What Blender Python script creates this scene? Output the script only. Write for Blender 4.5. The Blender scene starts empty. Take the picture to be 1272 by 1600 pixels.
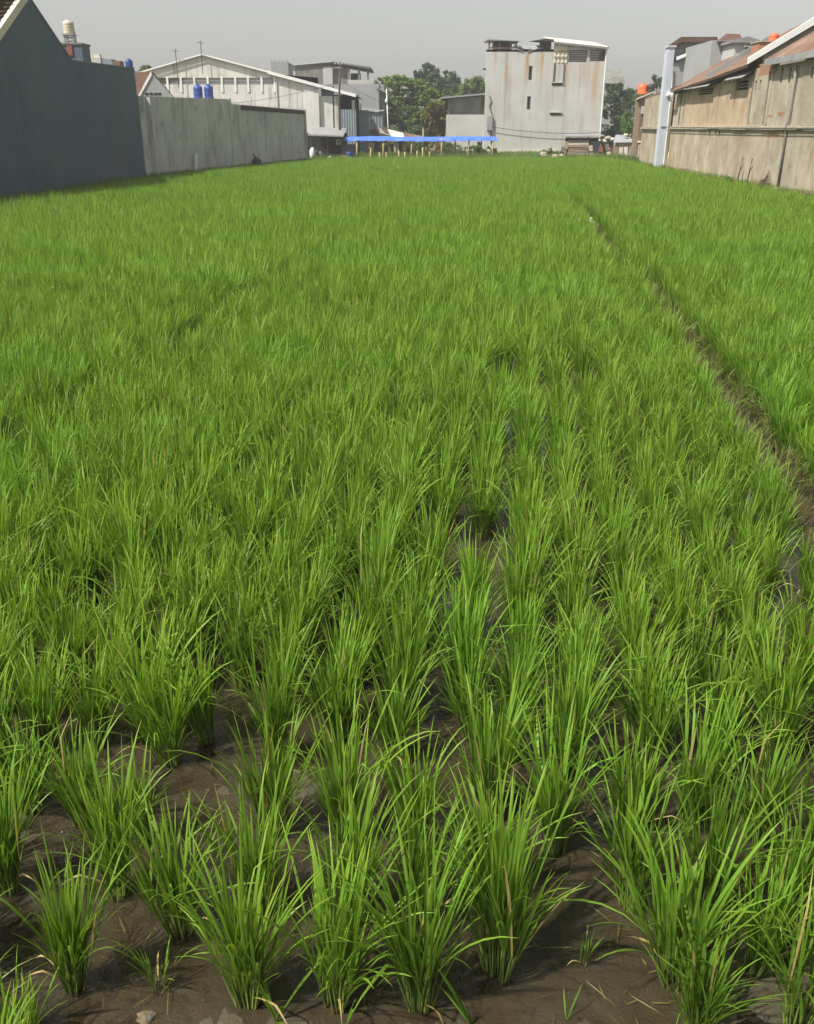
import bpy, math, random
import numpy as np
from mathutils import Vector, Matrix, Euler, noise as mnoise

random.seed(7)
np.random.seed(7)
R = math.radians
sc = bpy.context.scene
COL = sc.collection

# ------------------------------------------------------------------ camera
FPX, CX, CY, HOR = 1400.0, 636.0, 800.0, 200.0      # focal length / centre / horizon row of the photograph (1272 x 1600)
CAM_H = 2.5
PITCH = math.atan((CY - HOR) / FPX)
cam_d = bpy.data.cameras.new('camera')
cam_d.sensor_fit = 'VERTICAL'
cam_d.sensor_height = 24.0
cam_d.lens = 24.0 * FPX / 1600.0
cam_d.clip_start = 0.05
cam_d.clip_end = 3000
cam = bpy.data.objects.new('camera', cam_d)
cam.location = (0, 0, CAM_H)
cam.rotation_euler = (math.pi / 2 - PITCH, 0, 0)
COL.objects.link(cam)
sc.camera = cam

# ------------------------------------------------------------------ world + sun
SUN_AZ = math.atan2(-0.84, -0.54)
SUN_EL = R(54)
w = bpy.data.worlds.new('World')
sc.world = w
w.use_nodes = True
nt = w.node_tree
bg = nt.nodes['Background']
sky = nt.nodes.new('ShaderNodeTexSky')
sky.sky_type = 'NISHITA'
sky.sun_disc = False
sky.sun_elevation = SUN_EL
sky.sun_rotation = SUN_AZ
sky.air_density = 1.5
sky.dust_density = 2.2
sky.ozone_density = 1.0
hs = nt.nodes.new('ShaderNodeHueSaturation')
hs.inputs['Saturation'].default_value = 0.2
nt.links.new(sky.outputs[0], hs.inputs['Color'])
nt.links.new(hs.outputs[0], bg.inputs[0])
bg.inputs[1].default_value = 0.078

sl = bpy.data.lights.new('sun', 'SUN')
sl.energy = 4.3
sl.angle = R(1.5)
sl.color = (1.0, 0.95, 0.86)
so = bpy.data.objects.new('sun', sl)
dsun = Vector((math.sin(SUN_AZ) * math.cos(SUN_EL), math.cos(SUN_AZ) * math.cos(SUN_EL), math.sin(SUN_EL)))
so.rotation_euler = (-dsun).to_track_quat('-Z', 'Y').to_euler()
so.location = (-30, -20, 40)
COL.objects.link(so)

sc.view_settings.view_transform = 'Standard'
sc.view_settings.look = 'None'
sc.view_settings.gamma = 1.0
sc.view_settings.exposure = 0.75
sc.render.engine = 'CYCLES'
sc.cycles.use_denoising = True
sc.cycles.use_adaptive_sampling = True
sc.cycles.adaptive_threshold = 0.025
sc.cycles.max_bounces = 5
sc.cycles.diffuse_bounces = 2
sc.cycles.glossy_bounces = 3
sc.cycles.transmission_bounces = 4
sc.cycles.transparent_max_bounces = 8
sc.cycles.volume_bounces = 0
sc.cycles.volume_step_rate = 8


# ------------------------------------------------------------------ measuring
def at(px, py, Y):
    u = (px - CX) / FPX
    v = (CY - py) / FPX
    d = (u, math.cos(PITCH) + v * math.sin(PITCH), -math.sin(PITCH) + v * math.cos(PITCH))
    k = Y / d[1]
    return Vector((d[0] * k, Y, CAM_H + d[2] * k))


def gnd(px, py, z=0.0):
    u = (px - CX) / FPX
    v = (CY - py) / FPX
    d = (u, math.cos(PITCH) + v * math.sin(PITCH), -math.sin(PITCH) + v * math.cos(PITCH))
    k = (z - CAM_H) / d[2]
    return Vector((d[0] * k, d[1] * k, z))


def project(p):
    x, y, z = p[0], p[1], p[2] - CAM_H
    dep = y * math.cos(PITCH) - z * math.sin(PITCH)
    up = y * math.sin(PITCH) + z * math.cos(PITCH)
    return CX + FPX * x / dep, CY - FPX * up / dep, dep


# ------------------------------------------------------------------ materials
MATS = {}


def material(name, c1, c2=None, scale=2.0, rough=0.85, spec=0.25, metal=0.0, streaks=(), blotch=(), bump=0.0, bscale=20.0,
             detail=5.0, topdrip=None, bands=()):
    """c1..c2 noise mix, vertical streak layers (colour, amount, sx, sz, lo, hi), blotch layers (colour, scale, lo, hi, amount),
    bands: stains with a place of their own (colour, x0, width, z_top, z_bottom, amount)."""
    if name in MATS:
        return MATS[name]
    m = bpy.data.materials.new(name)
    m.use_nodes = True
    N = m.node_tree.nodes
    L = m.node_tree.links
    b = N['Principled BSDF']
    b.inputs['Roughness'].default_value = rough
    b.inputs['Specular IOR Level'].default_value = spec
    b.inputs['Metallic'].default_value = metal
    g = N.new('ShaderNodeNewGeometry')

    def noise_f(scale, mp=None, det=detail, off=0.0):
        n = N.new('ShaderNodeTexNoise')
        n.inputs['Scale'].default_value = scale
        n.inputs['Detail'].default_value = det
        n.inputs['Roughness'].default_value = 0.62
        mpn = N.new('ShaderNodeMapping')
        mpn.inputs['Scale'].default_value = mp or (1, 1, 1)
        mpn.inputs['Location'].default_value = (off, off * 0.7, off * 1.3)
        L.new(g.outputs['Position'], mpn.inputs[0])
        L.new(mpn.outputs[0], n.inputs['Vector'])
        return n.outputs[0]

    def rng(src, lo, hi):
        r = N.new('ShaderNodeMapRange')
        r.interpolation_type = 'SMOOTHSTEP'
        r.inputs[1].default_value = lo
        r.inputs[2].default_value = hi
        L.new(src, r.inputs[0])
        return r.outputs[0]

    def mul(a, k):
        r = N.new('ShaderNodeMath')
        r.operation = 'MULTIPLY'
        L.new(a, r.inputs[0])
        if isinstance(k, (int, float)):
            r.inputs[1].default_value = k
        else:
            L.new(k, r.inputs[1])
        return r.outputs[0]

    def mix(fac, a, bcol):
        r = N.new('ShaderNodeMix')
        r.data_type = 'RGBA'
        L.new(fac, r.inputs[0])
        if isinstance(a, tuple):
            r.inputs[6].default_value = (*a, 1)
        else:
            L.new(a, r.inputs[6])
        r.inputs[7].default_value = (*bcol, 1)
        return r.outputs[2]

    c2 = c2 or tuple(x * 0.75 for x in c1)
    col = mix(rng(noise_f(scale), 0.32, 0.68), c1, c2)
    k = 3.1
    for (bc, bs, lo, hi, amt) in blotch:
        k += 5.7
        col = mix(mul(rng(noise_f(bs, off=k), lo, hi), amt), col, bc)
    for (scol, amt, sx, sz, lo, hi) in streaks:
        k += 7.3
        f = rng(noise_f(1.0, (sx, sx, sz), 3.0, k), lo, hi)
        f = mul(f, rng(noise_f(0.55, (1, 1, 0.6), 3.0, k + 31.0), 0.36, 0.62))
        col = mix(mul(f, amt), col, scol)
    if bands:
        sep = N.new('ShaderNodeSeparateXYZ')
        L.new(g.outputs['Position'], sep.inputs[0])
        wob = noise_f(1.0, (1.5, 1.5, 0.8), 4.0, 2.2)
        fine = noise_f(1.0, (9, 9, 0.5), 3.0, 4.4)
        for (bc, x0, wd, zt, zb, amt) in bands:
            a = N.new('ShaderNodeMath'); a.operation = 'SUBTRACT'
            L.new(sep.outputs[0], a.inputs[0]); a.inputs[1].default_value = x0
            a2 = N.new('ShaderNodeMath'); a2.operation = 'MULTIPLY_ADD'
            L.new(wob, a2.inputs[0]); a2.inputs[1].default_value = wd * 1.2
            L.new(a.outputs[0], a2.inputs[2])
            a3 = N.new('ShaderNodeMath'); a3.operation = 'SUBTRACT'
            L.new(a2.outputs[0], a3.inputs[0]); a3.inputs[1].default_value = wd * 0.6
            ab = N.new('ShaderNodeMath'); ab.operation = 'ABSOLUTE'
            L.new(a3.outputs[0], ab.inputs[0])
            inv = rng(ab.outputs[0], wd, wd * 0.2)
            zf = rng(sep.outputs[2], zb, zb + (zt - zb) * 0.9)
            f = mul(mul(mul(inv, zf), rng(fine, 0.25, 0.6)), amt)
            col = mix(f, col, bc)
    L.new(col, b.inputs['Base Color'])
    if bump:
        bn = N.new('ShaderNodeBump')
        bn.inputs['Strength'].default_value = bump
        bn.inputs['Distance'].default_value = 0.05
        L.new(noise_f(bscale), bn.inputs['Height'])
        L.new(bn.outputs[0], b.inputs['Normal'])
    MATS[name] = m
    return m


M_SLATE = material('slate_blue_render', (0.084, 0.122, 0.155), (0.073, 0.108, 0.138), 0.5, 0.8, 0.2,
                   streaks=[((0.11, 0.132, 0.14), 0.3, 0.5, 0.2, 0.46, 0.7), ((0.06, 0.074, 0.08), 0.3, 0.9, 0.4, 0.48, 0.7)],
                   blotch=[((0.11, 0.13, 0.13), 0.3, 0.45, 0.65, 0.6), ((0.06, 0.08, 0.09), 0.9, 0.55, 0.7, 0.5)], bump=0.3, bscale=5)
M_CONC = material('weathered_concrete', (0.52, 0.515, 0.47), (0.43, 0.428, 0.39), 0.8, 0.9, 0.15,
                  streaks=[((0.19, 0.188, 0.165), 0.6, 0.9, 0.35, 0.44, 0.68), ((0.50, 0.51, 0.48), 0.5, 0.8, 0.3, 0.46, 0.68), ((0.10, 0.10, 0.085), 0.5, 2.6, 0.7, 0.5, 0.7)],
                  blotch=[((0.42, 0.46, 0.46), 0.5, 0.5, 0.66, 0.6), ((0.14, 0.14, 0.12), 1.6, 0.58, 0.7, 0.6)], bump=0.3)
M_CONC_L = material('pale_concrete', (0.46, 0.46, 0.44), (0.40, 0.40, 0.385), 0.6, 0.88, 0.2,
                    streaks=[((0.22, 0.22, 0.20), 0.5, 2.0, 0.14, 0.58, 0.78)], bump=0.2)
M_GREY = material('grey_render', (0.30, 0.305, 0.31), (0.26, 0.265, 0.27), 0.4, 0.88, 0.2,
                  streaks=[((0.17, 0.17, 0.165), 0.5, 1.5, 0.12, 0.58, 0.78)])
M_DKCONC = material('blackened_concrete', (0.21, 0.205, 0.18), (0.14, 0.14, 0.125), 0.9, 0.9, 0.15,
                    streaks=[((0.07, 0.07, 0.06), 0.75, 1.6, 0.2, 0.5, 0.72), ((0.5, 0.48, 0.43), 0.6, 0.9, 0.1, 0.6, 0.72)])
M_WAREH = material('white_warehouse_paint', (0.62, 0.61, 0.575), (0.53, 0.525, 0.49), 0.5, 0.85, 0.25,
                   streaks=[((0.26, 0.25, 0.215), 0.7, 1.8, 0.13, 0.5, 0.68), ((0.34, 0.29, 0.22), 0.6, 3.5, 0.2, 0.54, 0.68)])
M_WHITE = material('white_paint', (0.74, 0.74, 0.72), (0.66, 0.66, 0.64), 1.0, 0.6, 0.3)
M_CREAM = material('cream_paint', (0.62, 0.57, 0.46), (0.55, 0.5, 0.4), 1.0, 0.7, 0.3)
RUST = (0.30, 0.155, 0.065)
M_BLOCK = material('rust_streaked_render', (0.50, 0.495, 0.475), (0.44, 0.435, 0.415), 0.35, 0.88, 0.2,
                   streaks=[((0.38, 0.29, 0.19), 0.6, 1.5, 0.09, 0.49, 0.68), ((0.27, 0.265, 0.25), 0.5, 2.6, 0.2, 0.52, 0.68)],
                   blotch=[((0.54, 0.54, 0.53), 0.4, 0.5, 0.7, 0.6)],
                   bands=[((0.36, 0.21, 0.10), 8.55, 0.21, 8.6, 0.0, 1.00), ((0.40, 0.24, 0.12), 10.35, 0.24, 8.6, 5.2, 1.00),
                          ((0.42, 0.27, 0.14), 11.6, 0.22, 8.6, 3.6, 0.98), ((0.40, 0.27, 0.15), 12.7, 0.15, 8.0, 3.0, 0.92),
                          ((0.40, 0.29, 0.17), 14.95, 0.15, 7.8, 2.0, 0.80), ((0.44, 0.30, 0.15), 16.35, 0.42, 7.9, 2.2, 0.98),
                          ((0.40, 0.26, 0.13), 13.75, 0.12, 7.8, 3.4, 0.80), ((0.42, 0.30, 0.17), 7.6, 0.15, 8.6, 6.0, 0.80)])
M_TAN = material('stained_tan_render', (0.39, 0.335, 0.25), (0.30, 0.255, 0.185), 0.7, 0.92, 0.12,
                 streaks=[((0.22, 0.165, 0.105), 0.55, 0.8, 0.4, 0.44, 0.68), ((0.52, 0.46, 0.355), 0.5, 1.0, 0.4, 0.46, 0.68),
                          ((0.12, 0.093, 0.06), 0.45, 2.4, 0.7, 0.5, 0.7)],
                 blotch=[((0.17, 0.135, 0.09), 1.1, 0.55, 0.7, 0.6), ((0.50, 0.44, 0.35), 0.5, 0.5, 0.66, 0.6), ((0.30, 0.21, 0.13), 0.8, 0.52, 0.66, 0.5), ((0.10, 0.08, 0.055), 4.0, 0.62, 0.72, 0.5)], bump=0.45, bscale=7)
M_TAN_U = material('orange_tan_render', (0.42, 0.325, 0.225), (0.33, 0.255, 0.175), 0.8, 0.92, 0.12,
                   streaks=[((0.25, 0.155, 0.085), 0.65, 1.0, 0.45, 0.44, 0.67), ((0.52, 0.44, 0.33), 0.55, 1.0, 0.45, 0.46, 0.67)],
                   blotch=[((0.20, 0.14, 0.09), 1.1, 0.54, 0.7, 0.6), ((0.50, 0.40, 0.29), 0.7, 0.5, 0.64, 0.5), ((0.11, 0.085, 0.06), 4.0, 0.62, 0.72, 0.5)], bump=0.45, bscale=7)
M_TAN_G = material('grey_tan_render', (0.37, 0.332, 0.257), (0.295, 0.262, 0.20), 0.8, 0.92, 0.12,
                   streaks=[((0.21, 0.17, 0.115), 0.6, 0.9, 0.45, 0.44, 0.68)],
                   blotch=[((0.17, 0.145, 0.10), 1.2, 0.55, 0.7, 0.6), ((0.47, 0.42, 0.33), 0.6, 0.5, 0.66, 0.5), ((0.09, 0.075, 0.055), 4.0, 0.62, 0.72, 0.5)], bump=0.45, bscale=7)
M_BROWNW = material('brown_render', (0.22, 0.165, 0.115), (0.17, 0.125, 0.085), 0.6, 0.9, 0.12,
                    streaks=[((0.11, 0.08, 0.055), 0.5, 1.7, 0.15, 0.55, 0.75)])
M_BRICK = material('orange_brick', (0.36, 0.19, 0.115), (0.28, 0.15, 0.09), 8.0, 0.9, 0.1)
M_TILE = material('weathered_clay_tile', (0.13, 0.072, 0.050), (0.085, 0.052, 0.04), 3.0, 0.85, 0.2,
                  blotch=[((0.20, 0.13, 0.09), 5.0, 0.6, 0.72, 0.6)], bump=0.2)
M_RUSTR = material('rusty_roof_sheet', (0.185, 0.115, 0.08), (0.12, 0.077, 0.056), 0.9, 0.8, 0.25,
                   blotch=[((0.27, 0.20, 0.15), 0.7, 0.5, 0.7, 0.6), ((0.10, 0.06, 0.045), 1.9, 0.58, 0.72, 0.6)])
M_TIN = material('dull_tin_sheet', (0.30, 0.305, 0.30), (0.23, 0.235, 0.235), 1.2, 0.6, 0.4, metal=0.15,
                 blotch=[((0.22, 0.14, 0.09), 1.6, 0.58, 0.72, 0.7)])
M_BTIN = material('blue_grey_sheet', (0.20, 0.245, 0.265), (0.165, 0.20, 0.22), 0.9, 0.65, 0.3,
                  streaks=[((0.12, 0.13, 0.13), 0.5, 2.4, 0.15, 0.55, 0.75)])
M_DARK = material('painted_deep_shade', (0.03, 0.03, 0.032), (0.02, 0.02, 0.022), 2.0, 0.9, 0.1)  # near-black colour stands in for the shade inside openings and under roofs
M_DKWOOD = material('dark_old_wood', (0.085, 0.06, 0.042), (0.05, 0.036, 0.026), 5.0, 0.9, 0.1)
M_WOOD = material('weathered_plank', (0.36, 0.275, 0.195), (0.26, 0.195, 0.135), 3.0, 0.9, 0.12,
                  blotch=[((0.18, 0.13, 0.09), 4.0, 0.58, 0.7, 0.6)])
M_BAMBOO = material('dry_bamboo', (0.50, 0.36, 0.18), (0.38, 0.27, 0.13), 6.0, 0.7, 0.25)
M_TARP = material('blue_tarpaulin', (0.055, 0.145, 0.60), (0.07, 0.17, 0.66), 1.5, 0.5, 0.35,
                  blotch=[((0.12, 0.25, 0.72), 2.2, 0.55, 0.7, 0.6)])
M_BLUEP = material('blue_plastic', (0.028, 0.065, 0.27), (0.022, 0.05, 0.22), 2.0, 0.4, 0.4)
M_ORANGEP = material('orange_plastic', (0.78, 0.15, 0.055), (0.70, 0.13, 0.05), 2.0, 0.4, 0.4)
M_CREAMP = material('cream_plastic', (0.55, 0.49, 0.37), (0.47, 0.42, 0.32), 2.0, 0.5, 0.4)
M_BLACKP = material('black_plastic', (0.02, 0.02, 0.021), (0.03, 0.03, 0.03), 2.0, 0.5, 0.4)
M_WHITEP = material('white_plastic', (0.70, 0.70, 0.68), (0.58, 0.58, 0.55), 9.0, 0.5, 0.4)
M_GREENP = material('green_netting', (0.02, 0.12, 0.06), (0.03, 0.09, 0.05), 6.0, 0.8, 0.2)
M_REDP = material('red_paint', (0.25, 0.07, 0.05), (0.2, 0.06, 0.045), 3.0, 0.7, 0.3)
M_POLE = material('rusty_pole_steel', (0.085, 0.06, 0.048), (0.06, 0.042, 0.034), 3.0, 0.75, 0.3)
M_STEEL = material('grey_steel', (0.30, 0.30, 0.30), (0.22, 0.22, 0.22), 3.0, 0.55, 0.4, metal=0.3)
M_TOWER = material('pale_blue_paint', (0.47, 0.50, 0.55), (0.42, 0.45, 0.50), 0.7, 0.7, 0.3,
                   streaks=[((0.42, 0.44, 0.46), 0.4, 3.0, 0.13, 0.55, 0.75)])
M_GLASS = material('dull_glass', (0.07, 0.085, 0.09), (0.05, 0.06, 0.065), 1.0, 0.15, 0.6)
M_BARK = material('tree_bark', (0.11, 0.085, 0.062), (0.075, 0.058, 0.042), 4.0, 0.95, 0.1)
M_EARTH = material('dry_earth', (0.19, 0.145, 0.095), (0.14, 0.105, 0.068), 0.5, 0.95, 0.1,
                   blotch=[((0.085, 0.11, 0.035), 0.35, 0.45, 0.6, 0.8)], bump=0.4, bscale=6)
M_STONE = material('broken_masonry', (0.38, 0.33, 0.265), (0.30, 0.26, 0.21), 4.0, 0.92, 0.12, bump=0.3)
M_BUND = material('bund_soil', (0.06, 0.042, 0.023), (0.042, 0.03, 0.017), 6.0, 0.8, 0.25, bump=0.6, bscale=18,
                  blotch=[((0.085, 0.07, 0.035), 4.0, 0.5, 0.7, 0.6)])


def leaf_material(name, base, mid, tip, trans=0.4, patch=0.25, rough=0.5, spec=0.3, dry=None):
    """blade colour runs along UV v; object random and plant location vary it"""
    m = bpy.data.materials.new(name)
    m.use_nodes = True
    N = m.node_tree.nodes
    L = m.node_tree.links
    b = N['Principled BSDF']
    out = N['Material Output']
    uv = N.new('ShaderNodeUVMap')
    sp = N.new('ShaderNodeSeparateXYZ')
    L.new(uv.outputs[0], sp.inputs[0])
    cr = N.new('ShaderNodeValToRGB')
    el = cr.color_ramp.elements
    el[0].position = 0.0
    el[0].color = (*base, 1)
    el[1].position = 1.0
    el[1].color = (*tip, 1)
    e = el.new(0.28)
    e.color = (*mid, 1)
    e = el.new(0.72)
    e.color = (*(0.6 * m_ + 0.4 * t_ for m_, t_ in zip(mid, tip)), 1)
    L.new(sp.outputs[1], cr.inputs[0])
    oi = N.new('ShaderNodeObjectInfo')
    nz = N.new('ShaderNodeTexNoise')
    nz.inputs['Scale'].default_value = 0.42
    nz.inputs['Detail'].default_value = 3
    L.new(oi.outputs['Location'], nz.inputs['Vector'])
    # value = 0.75 + 0.5*(u random per blade) * ...
    a = N.new('ShaderNodeMath'); a.operation = 'MULTIPLY_ADD'
    L.new(sp.outputs[0], a.inputs[0]); a.inputs[1].default_value = 0.45; a.inputs[2].default_value = 0.62
    r2 = N.new('ShaderNodeMath'); r2.operation = 'MULTIPLY_ADD'
    L.new(oi.outputs['Random'], r2.inputs[0]); r2.inputs[1].default_value = 0.30
    L.new(a.outputs[0], r2.inputs[2])
    hsn = N.new('ShaderNodeHueSaturation')
    L.new(cr.outputs[0], hsn.inputs['Color'])
    L.new(r2.outputs[0], hsn.inputs['Value'])
    mr = N.new('ShaderNodeMapRange')
    mr.inputs[1].default_value = 0.3; mr.inputs[2].default_value = 0.7
    mr.inputs[3].default_value = 0.5 - 0.014 * patch / 0.25; mr.inputs[4].default_value = 0.5 + 0.008 * patch / 0.25
    L.new(nz.outputs[0], mr.inputs[0])
    L.new(mr.outputs[0], hsn.inputs['Hue'])
    col = hsn.outputs[0]
    if dry:
        mp = N.new('ShaderNodeMapRange')
        mp.inputs[1].default_value = 0.988; mp.inputs[2].default_value = 0.994
        L.new(sp.outputs[0], mp.inputs[0])
        mx = N.new('ShaderNodeMix'); mx.data_type = 'RGBA'
        L.new(mp.outputs[0], mx.inputs[0]); L.new(col, mx.inputs[6]); mx.inputs[7].default_value = (*dry, 1)
        col = mx.outputs[2]
    L.new(col, b.inputs['Base Color'])
    b.inputs['Roughness'].default_value = rough
    b.inputs['Specular IOR Level'].default_value = spec
    t = N.new('ShaderNodeBsdfTranslucent')
    tc = N.new('ShaderNodeMix'); tc.data_type = 'RGBA'; tc.blend_type = 'MULTIPLY'
    tc.inputs[0].default_value = 1.0
    L.new(col, tc.inputs[6]); tc.inputs[7].default_value = (1.25, 1.15, 0.6, 1)
    L.new(tc.outputs[2], t.inputs[0])
    ms = N.new('ShaderNodeMixShader')
    ms.inputs[0].default_value = trans
    L.new(b.outputs[0], ms.inputs[1])
    L.new(t.outputs[0], ms.inputs[2])
    L.new(ms.outputs[0], out.inputs[0])
    MATS[name] = m
    return m


M_RICE = leaf_material('rice_blade', (0.16, 0.21, 0.036), (0.110, 0.234, 0.022), (0.215, 0.365, 0.037), 0.42, dry=(0.36, 0.30, 0.11))
M_STEM = leaf_material('rice_sheath', (0.24, 0.215, 0.06), (0.14, 0.19, 0.04), (0.10, 0.185, 0.028), 0.15)
M_DRY = leaf_material('dry_blade', (0.30, 0.23, 0.10), (0.42, 0.33, 0.12), (0.36, 0.25, 0.12), 0.25)
M_WEED = leaf_material('weed_blade', (0.10, 0.14, 0.035), (0.085, 0.16, 0.025), (0.16, 0.23, 0.045), 0.3, dry=(0.30, 0.24, 0.10))
M_DRYGRASS = leaf_material('bund_grass', (0.10, 0.075, 0.03), (0.12, 0.13, 0.035), (0.19, 0.21, 0.06), 0.25, dry=(0.28, 0.22, 0.09))


def foliage_material(name, c1, c2):
    m = bpy.data.materials.new(name)
    m.use_nodes = True
    N = m.node_tree.nodes
    L = m.node_tree.links
    b = N['Principled BSDF']
    out = N['Material Output']
    uv = N.new('ShaderNodeUVMap')
    sp = N.new('ShaderNodeSeparateXYZ')
    L.new(uv.outputs[0], sp.inputs[0])
    mx = N.new('ShaderNodeMix'); mx.data_type = 'RGBA'
    L.new(sp.outputs[0], mx.inputs[0])
    mx.inputs[6].default_value = (*c1, 1); mx.inputs[7].default_value = (*c2, 1)
    L.new(mx.outputs[2], b.inputs['Base Color'])
    b.inputs['Roughness'].default_value = 0.6
    b.inputs['Specular IOR Level'].default_value = 0.25
    t = N.new('ShaderNodeBsdfTranslucent')
    L.new(mx.outputs[2], t.inputs[0])
    ms = N.new('ShaderNodeMixShader'); ms.inputs[0].default_value = 0.25
    L.new(b.outputs[0], ms.inputs[1]); L.new(t.outputs[0], ms.inputs[2])
    L.new(ms.outputs[0], out.inputs[0])
    MATS[name] = m
    return m


M_F_MID = foliage_material('mid_green_leaves', (0.085, 0.145, 0.026), (0.175, 0.25, 0.052))
M_F_YEL = foliage_material('olive_leaves', (0.10, 0.115, 0.026), (0.23, 0.215, 0.06))
M_F_DARK = foliage_material('dark_green_leaves', (0.045, 0.082, 0.03), (0.09, 0.14, 0.048))
M_F_BRIGHT = foliage_material('bright_green_leaves', (0.07, 0.16, 0.024), (0.14, 0.27, 0.045))
M_F_WEED = foliage_material('weed_leaves', (0.06, 0.10, 0.02), (0.14, 0.19, 0.045))


# ------------------------------------------------------------------ mesh helpers
class MB:
    def __init__(self):
        self.v = []
        self.f = []

    def add(self, vs, fs):
        k = len(self.v)
        self.v += [tuple(p) for p in vs]
        self.f += [tuple(i + k for i in f) for f in fs]
        return self

    def box(self, c, s, rz=0.0, rx=0.0, ry=0.0, bev=0.0):
        hx, hy, hz = s[0] / 2, s[1] / 2, s[2] / 2
        m = Euler((rx, ry, rz)).to_matrix()
        c = Vector(c)
        if bev <= 0:
            vs = [c + m @ Vector((x * hx, y * hy, z * hz)) for z in (-1, 1) for x, y in ((-1, -1), (1, -1), (1, 1), (-1, 1))]
            return self.add(vs, [(3, 2, 1, 0), (4, 5, 6, 7), (0, 1, 5, 4), (1, 2, 6, 5), (2, 3, 7, 6), (3, 0, 4, 7)])
        b = min(bev, hx * .9, hy * .9, hz * .9)
        rings = []
        for z, ins in ((-hz, b), (-hz + b, 0), (hz - b, 0), (hz, b)):
            x, y = hx - ins, hy - ins
            rings.append([(-x + (b if not ins else 0), -y, z), (x - (b if not ins else 0), -y, z), (x, -y + (b if not ins else 0), z),
                          (x, y - (b if not ins else 0), z), (x - (b if not ins else 0), y, z), (-x + (b if not ins else 0), y, z),
                          (-x, y - (b if not ins else 0), z), (-x, -y + (b if not ins else 0), z)])
        vs = [c + m @ Vector(p) for r in rings for p in r]
        fs = [tuple(range(7, -1, -1)), tuple(range(24, 32))]
        for k in range(3):
            for i in range(8):
                j = (i + 1) % 8
                fs.append((k * 8 + i, k * 8 + j, k * 8 + 8 + j, k * 8 + 8 + i))
        return self.add(vs, fs)

    def prism(self, poly, n):
        """poly: list of 3D points (planar), extruded by vector n"""
        k = len(poly)
        n = Vector(n)
        vs = [Vector(p) for p in poly] + [Vector(p) + n for p in poly]
        fs = [tuple(range(k)), tuple(range(2 * k - 1, k - 1, -1))]
        for i in range(k):
            j = (i + 1) % k
            fs.append((i, k + i, k + j, j))
        return self.add(vs, fs)

    def tube(self, pts, r, seg=8, caps=True):
        pts = [Vector(p) for p in pts]
        rs = r if isinstance(r, (list, tuple)) else [r] * len(pts)
        vs, fs = [], []
        for i, p in enumerate(pts):
            d = (pts[min(i + 1, len(pts) - 1)] - pts[max(i - 1, 0)]).normalized()
            a = Vector((0, 0, 1)) if abs(d.z) < 0.9 else Vector((1, 0, 0))
            x = d.cross(a).normalized()
            y = d.cross(x)
            for k in range(seg):
                t = 2 * math.pi * k / seg
                vs.append(p + (x * math.cos(t) + y * math.sin(t)) * rs[i])
        for i in range(len(pts) - 1):
            for k in range(seg):
                j = (k + 1) % seg
                fs.append((i * seg + k, i * seg + j, i * seg + seg + j, i * seg + seg + k))
        if caps:
            fs.append(tuple(range(seg - 1, -1, -1)))
            fs.append(tuple(range((len(pts) - 1) * seg, len(pts) * seg)))
        return self.add(vs, fs)

    def lathe(self, c, prof, seg=16):
        c = Vector(c)
        vs, fs = [], []
        for (r, z) in prof:
            for k in range(seg):
                t = 2 * math.pi * k / seg
                vs.append(c + Vector((r * math.cos(t), r * math.sin(t), z)))
        for i in range(len(prof) - 1):
            for k in range(seg):
                j = (k + 1) % seg
                fs.append((i * seg + k, i * seg + j, i * seg + seg + j, i * seg + seg + k))
        fs.append(tuple(range(seg - 1, -1, -1)))
        fs.append(tuple(range((len(prof) - 1) * seg, len(prof) * seg)))
        return self.add(vs, fs)

    def corr(self, o, u, v, n, pitch=0.18, amp=0.03, rows=2, sag=0.0):
        """corrugated sheet: o corner, u across the ridges, v along them, n normal; real thickness"""
        o, u, v, n = Vector(o), Vector(u), Vector(v), Vector(n).normalized()
        cols = max(4, int(u.length / pitch * 4))
        vs, fs = [], []
        W = cols + 1
        for layer in (0, 1):
            for j in range(rows + 1):
                for i in range(W):
                    h = amp * math.sin(i * math.pi / 2) - layer * 0.012 - sag * math.sin(math.pi * j / rows)
                    vs.append(o + u * (i / cols) + v * (j / rows) + n * h)
        K = (rows + 1) * W
        for j in range(rows):
            for i in range(cols):
                a = j * W + i
                fs.append((a, a + 1, a + W + 1, a + W))
                fs.append((K + a + W, K + a + W + 1, K + a + 1, K + a))
        for i in range(cols):
            fs.append((i + 1, i, K + i, K + i + 1))
            a = rows * W + i
            fs.append((a, a + 1, K + a + 1, K + a))
        for j in range(rows):
            a = j * W
            fs.append((a, a + W, K + a + W, K + a))
            a = j * W + cols
            fs.append((a + W, a, K + a, K + a + W))
        return self.add(vs, fs)

    def wall(self, A, B, z0, ztop, holes=(), t=0.2, side=1):
        """straight wall A->B (xy), bottom z0, top ztop(s) constant or list of (s,z) profile; rectangular holes (s0,s1,z0,z1).
        The face lies on AB, thickness goes to the left of A->B when side = 1"""
        A, B = Vector((A[0], A[1], 0)), Vector((B[0], B[1], 0))
        d = (B - A)
        Ln = d.length
        d.normalize()
        n = Vector((-d.y, d.x, 0)) * side * t
        prof = [(0, ztop), (Ln, ztop)] if isinstance(ztop, (int, float)) else list(ztop)

        def top(s):
            for (s0, z_0), (s1, z_1) in zip(prof, prof[1:]):
                if s0 - 1e-9 <= s <= s1 + 1e-9:
                    return z_0 + (z_1 - z_0) * (s - s0) / max(1e-9, s1 - s0)
            return prof[-1][1]
        ss = sorted({0.0, Ln, *[p[0] for p in prof], *[h[0] for h in holes], *[h[1] for h in holes]})
        zz = sorted({z0, *[h[2] for h in holes], *[h[3] for h in holes]}) + [None]

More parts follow.
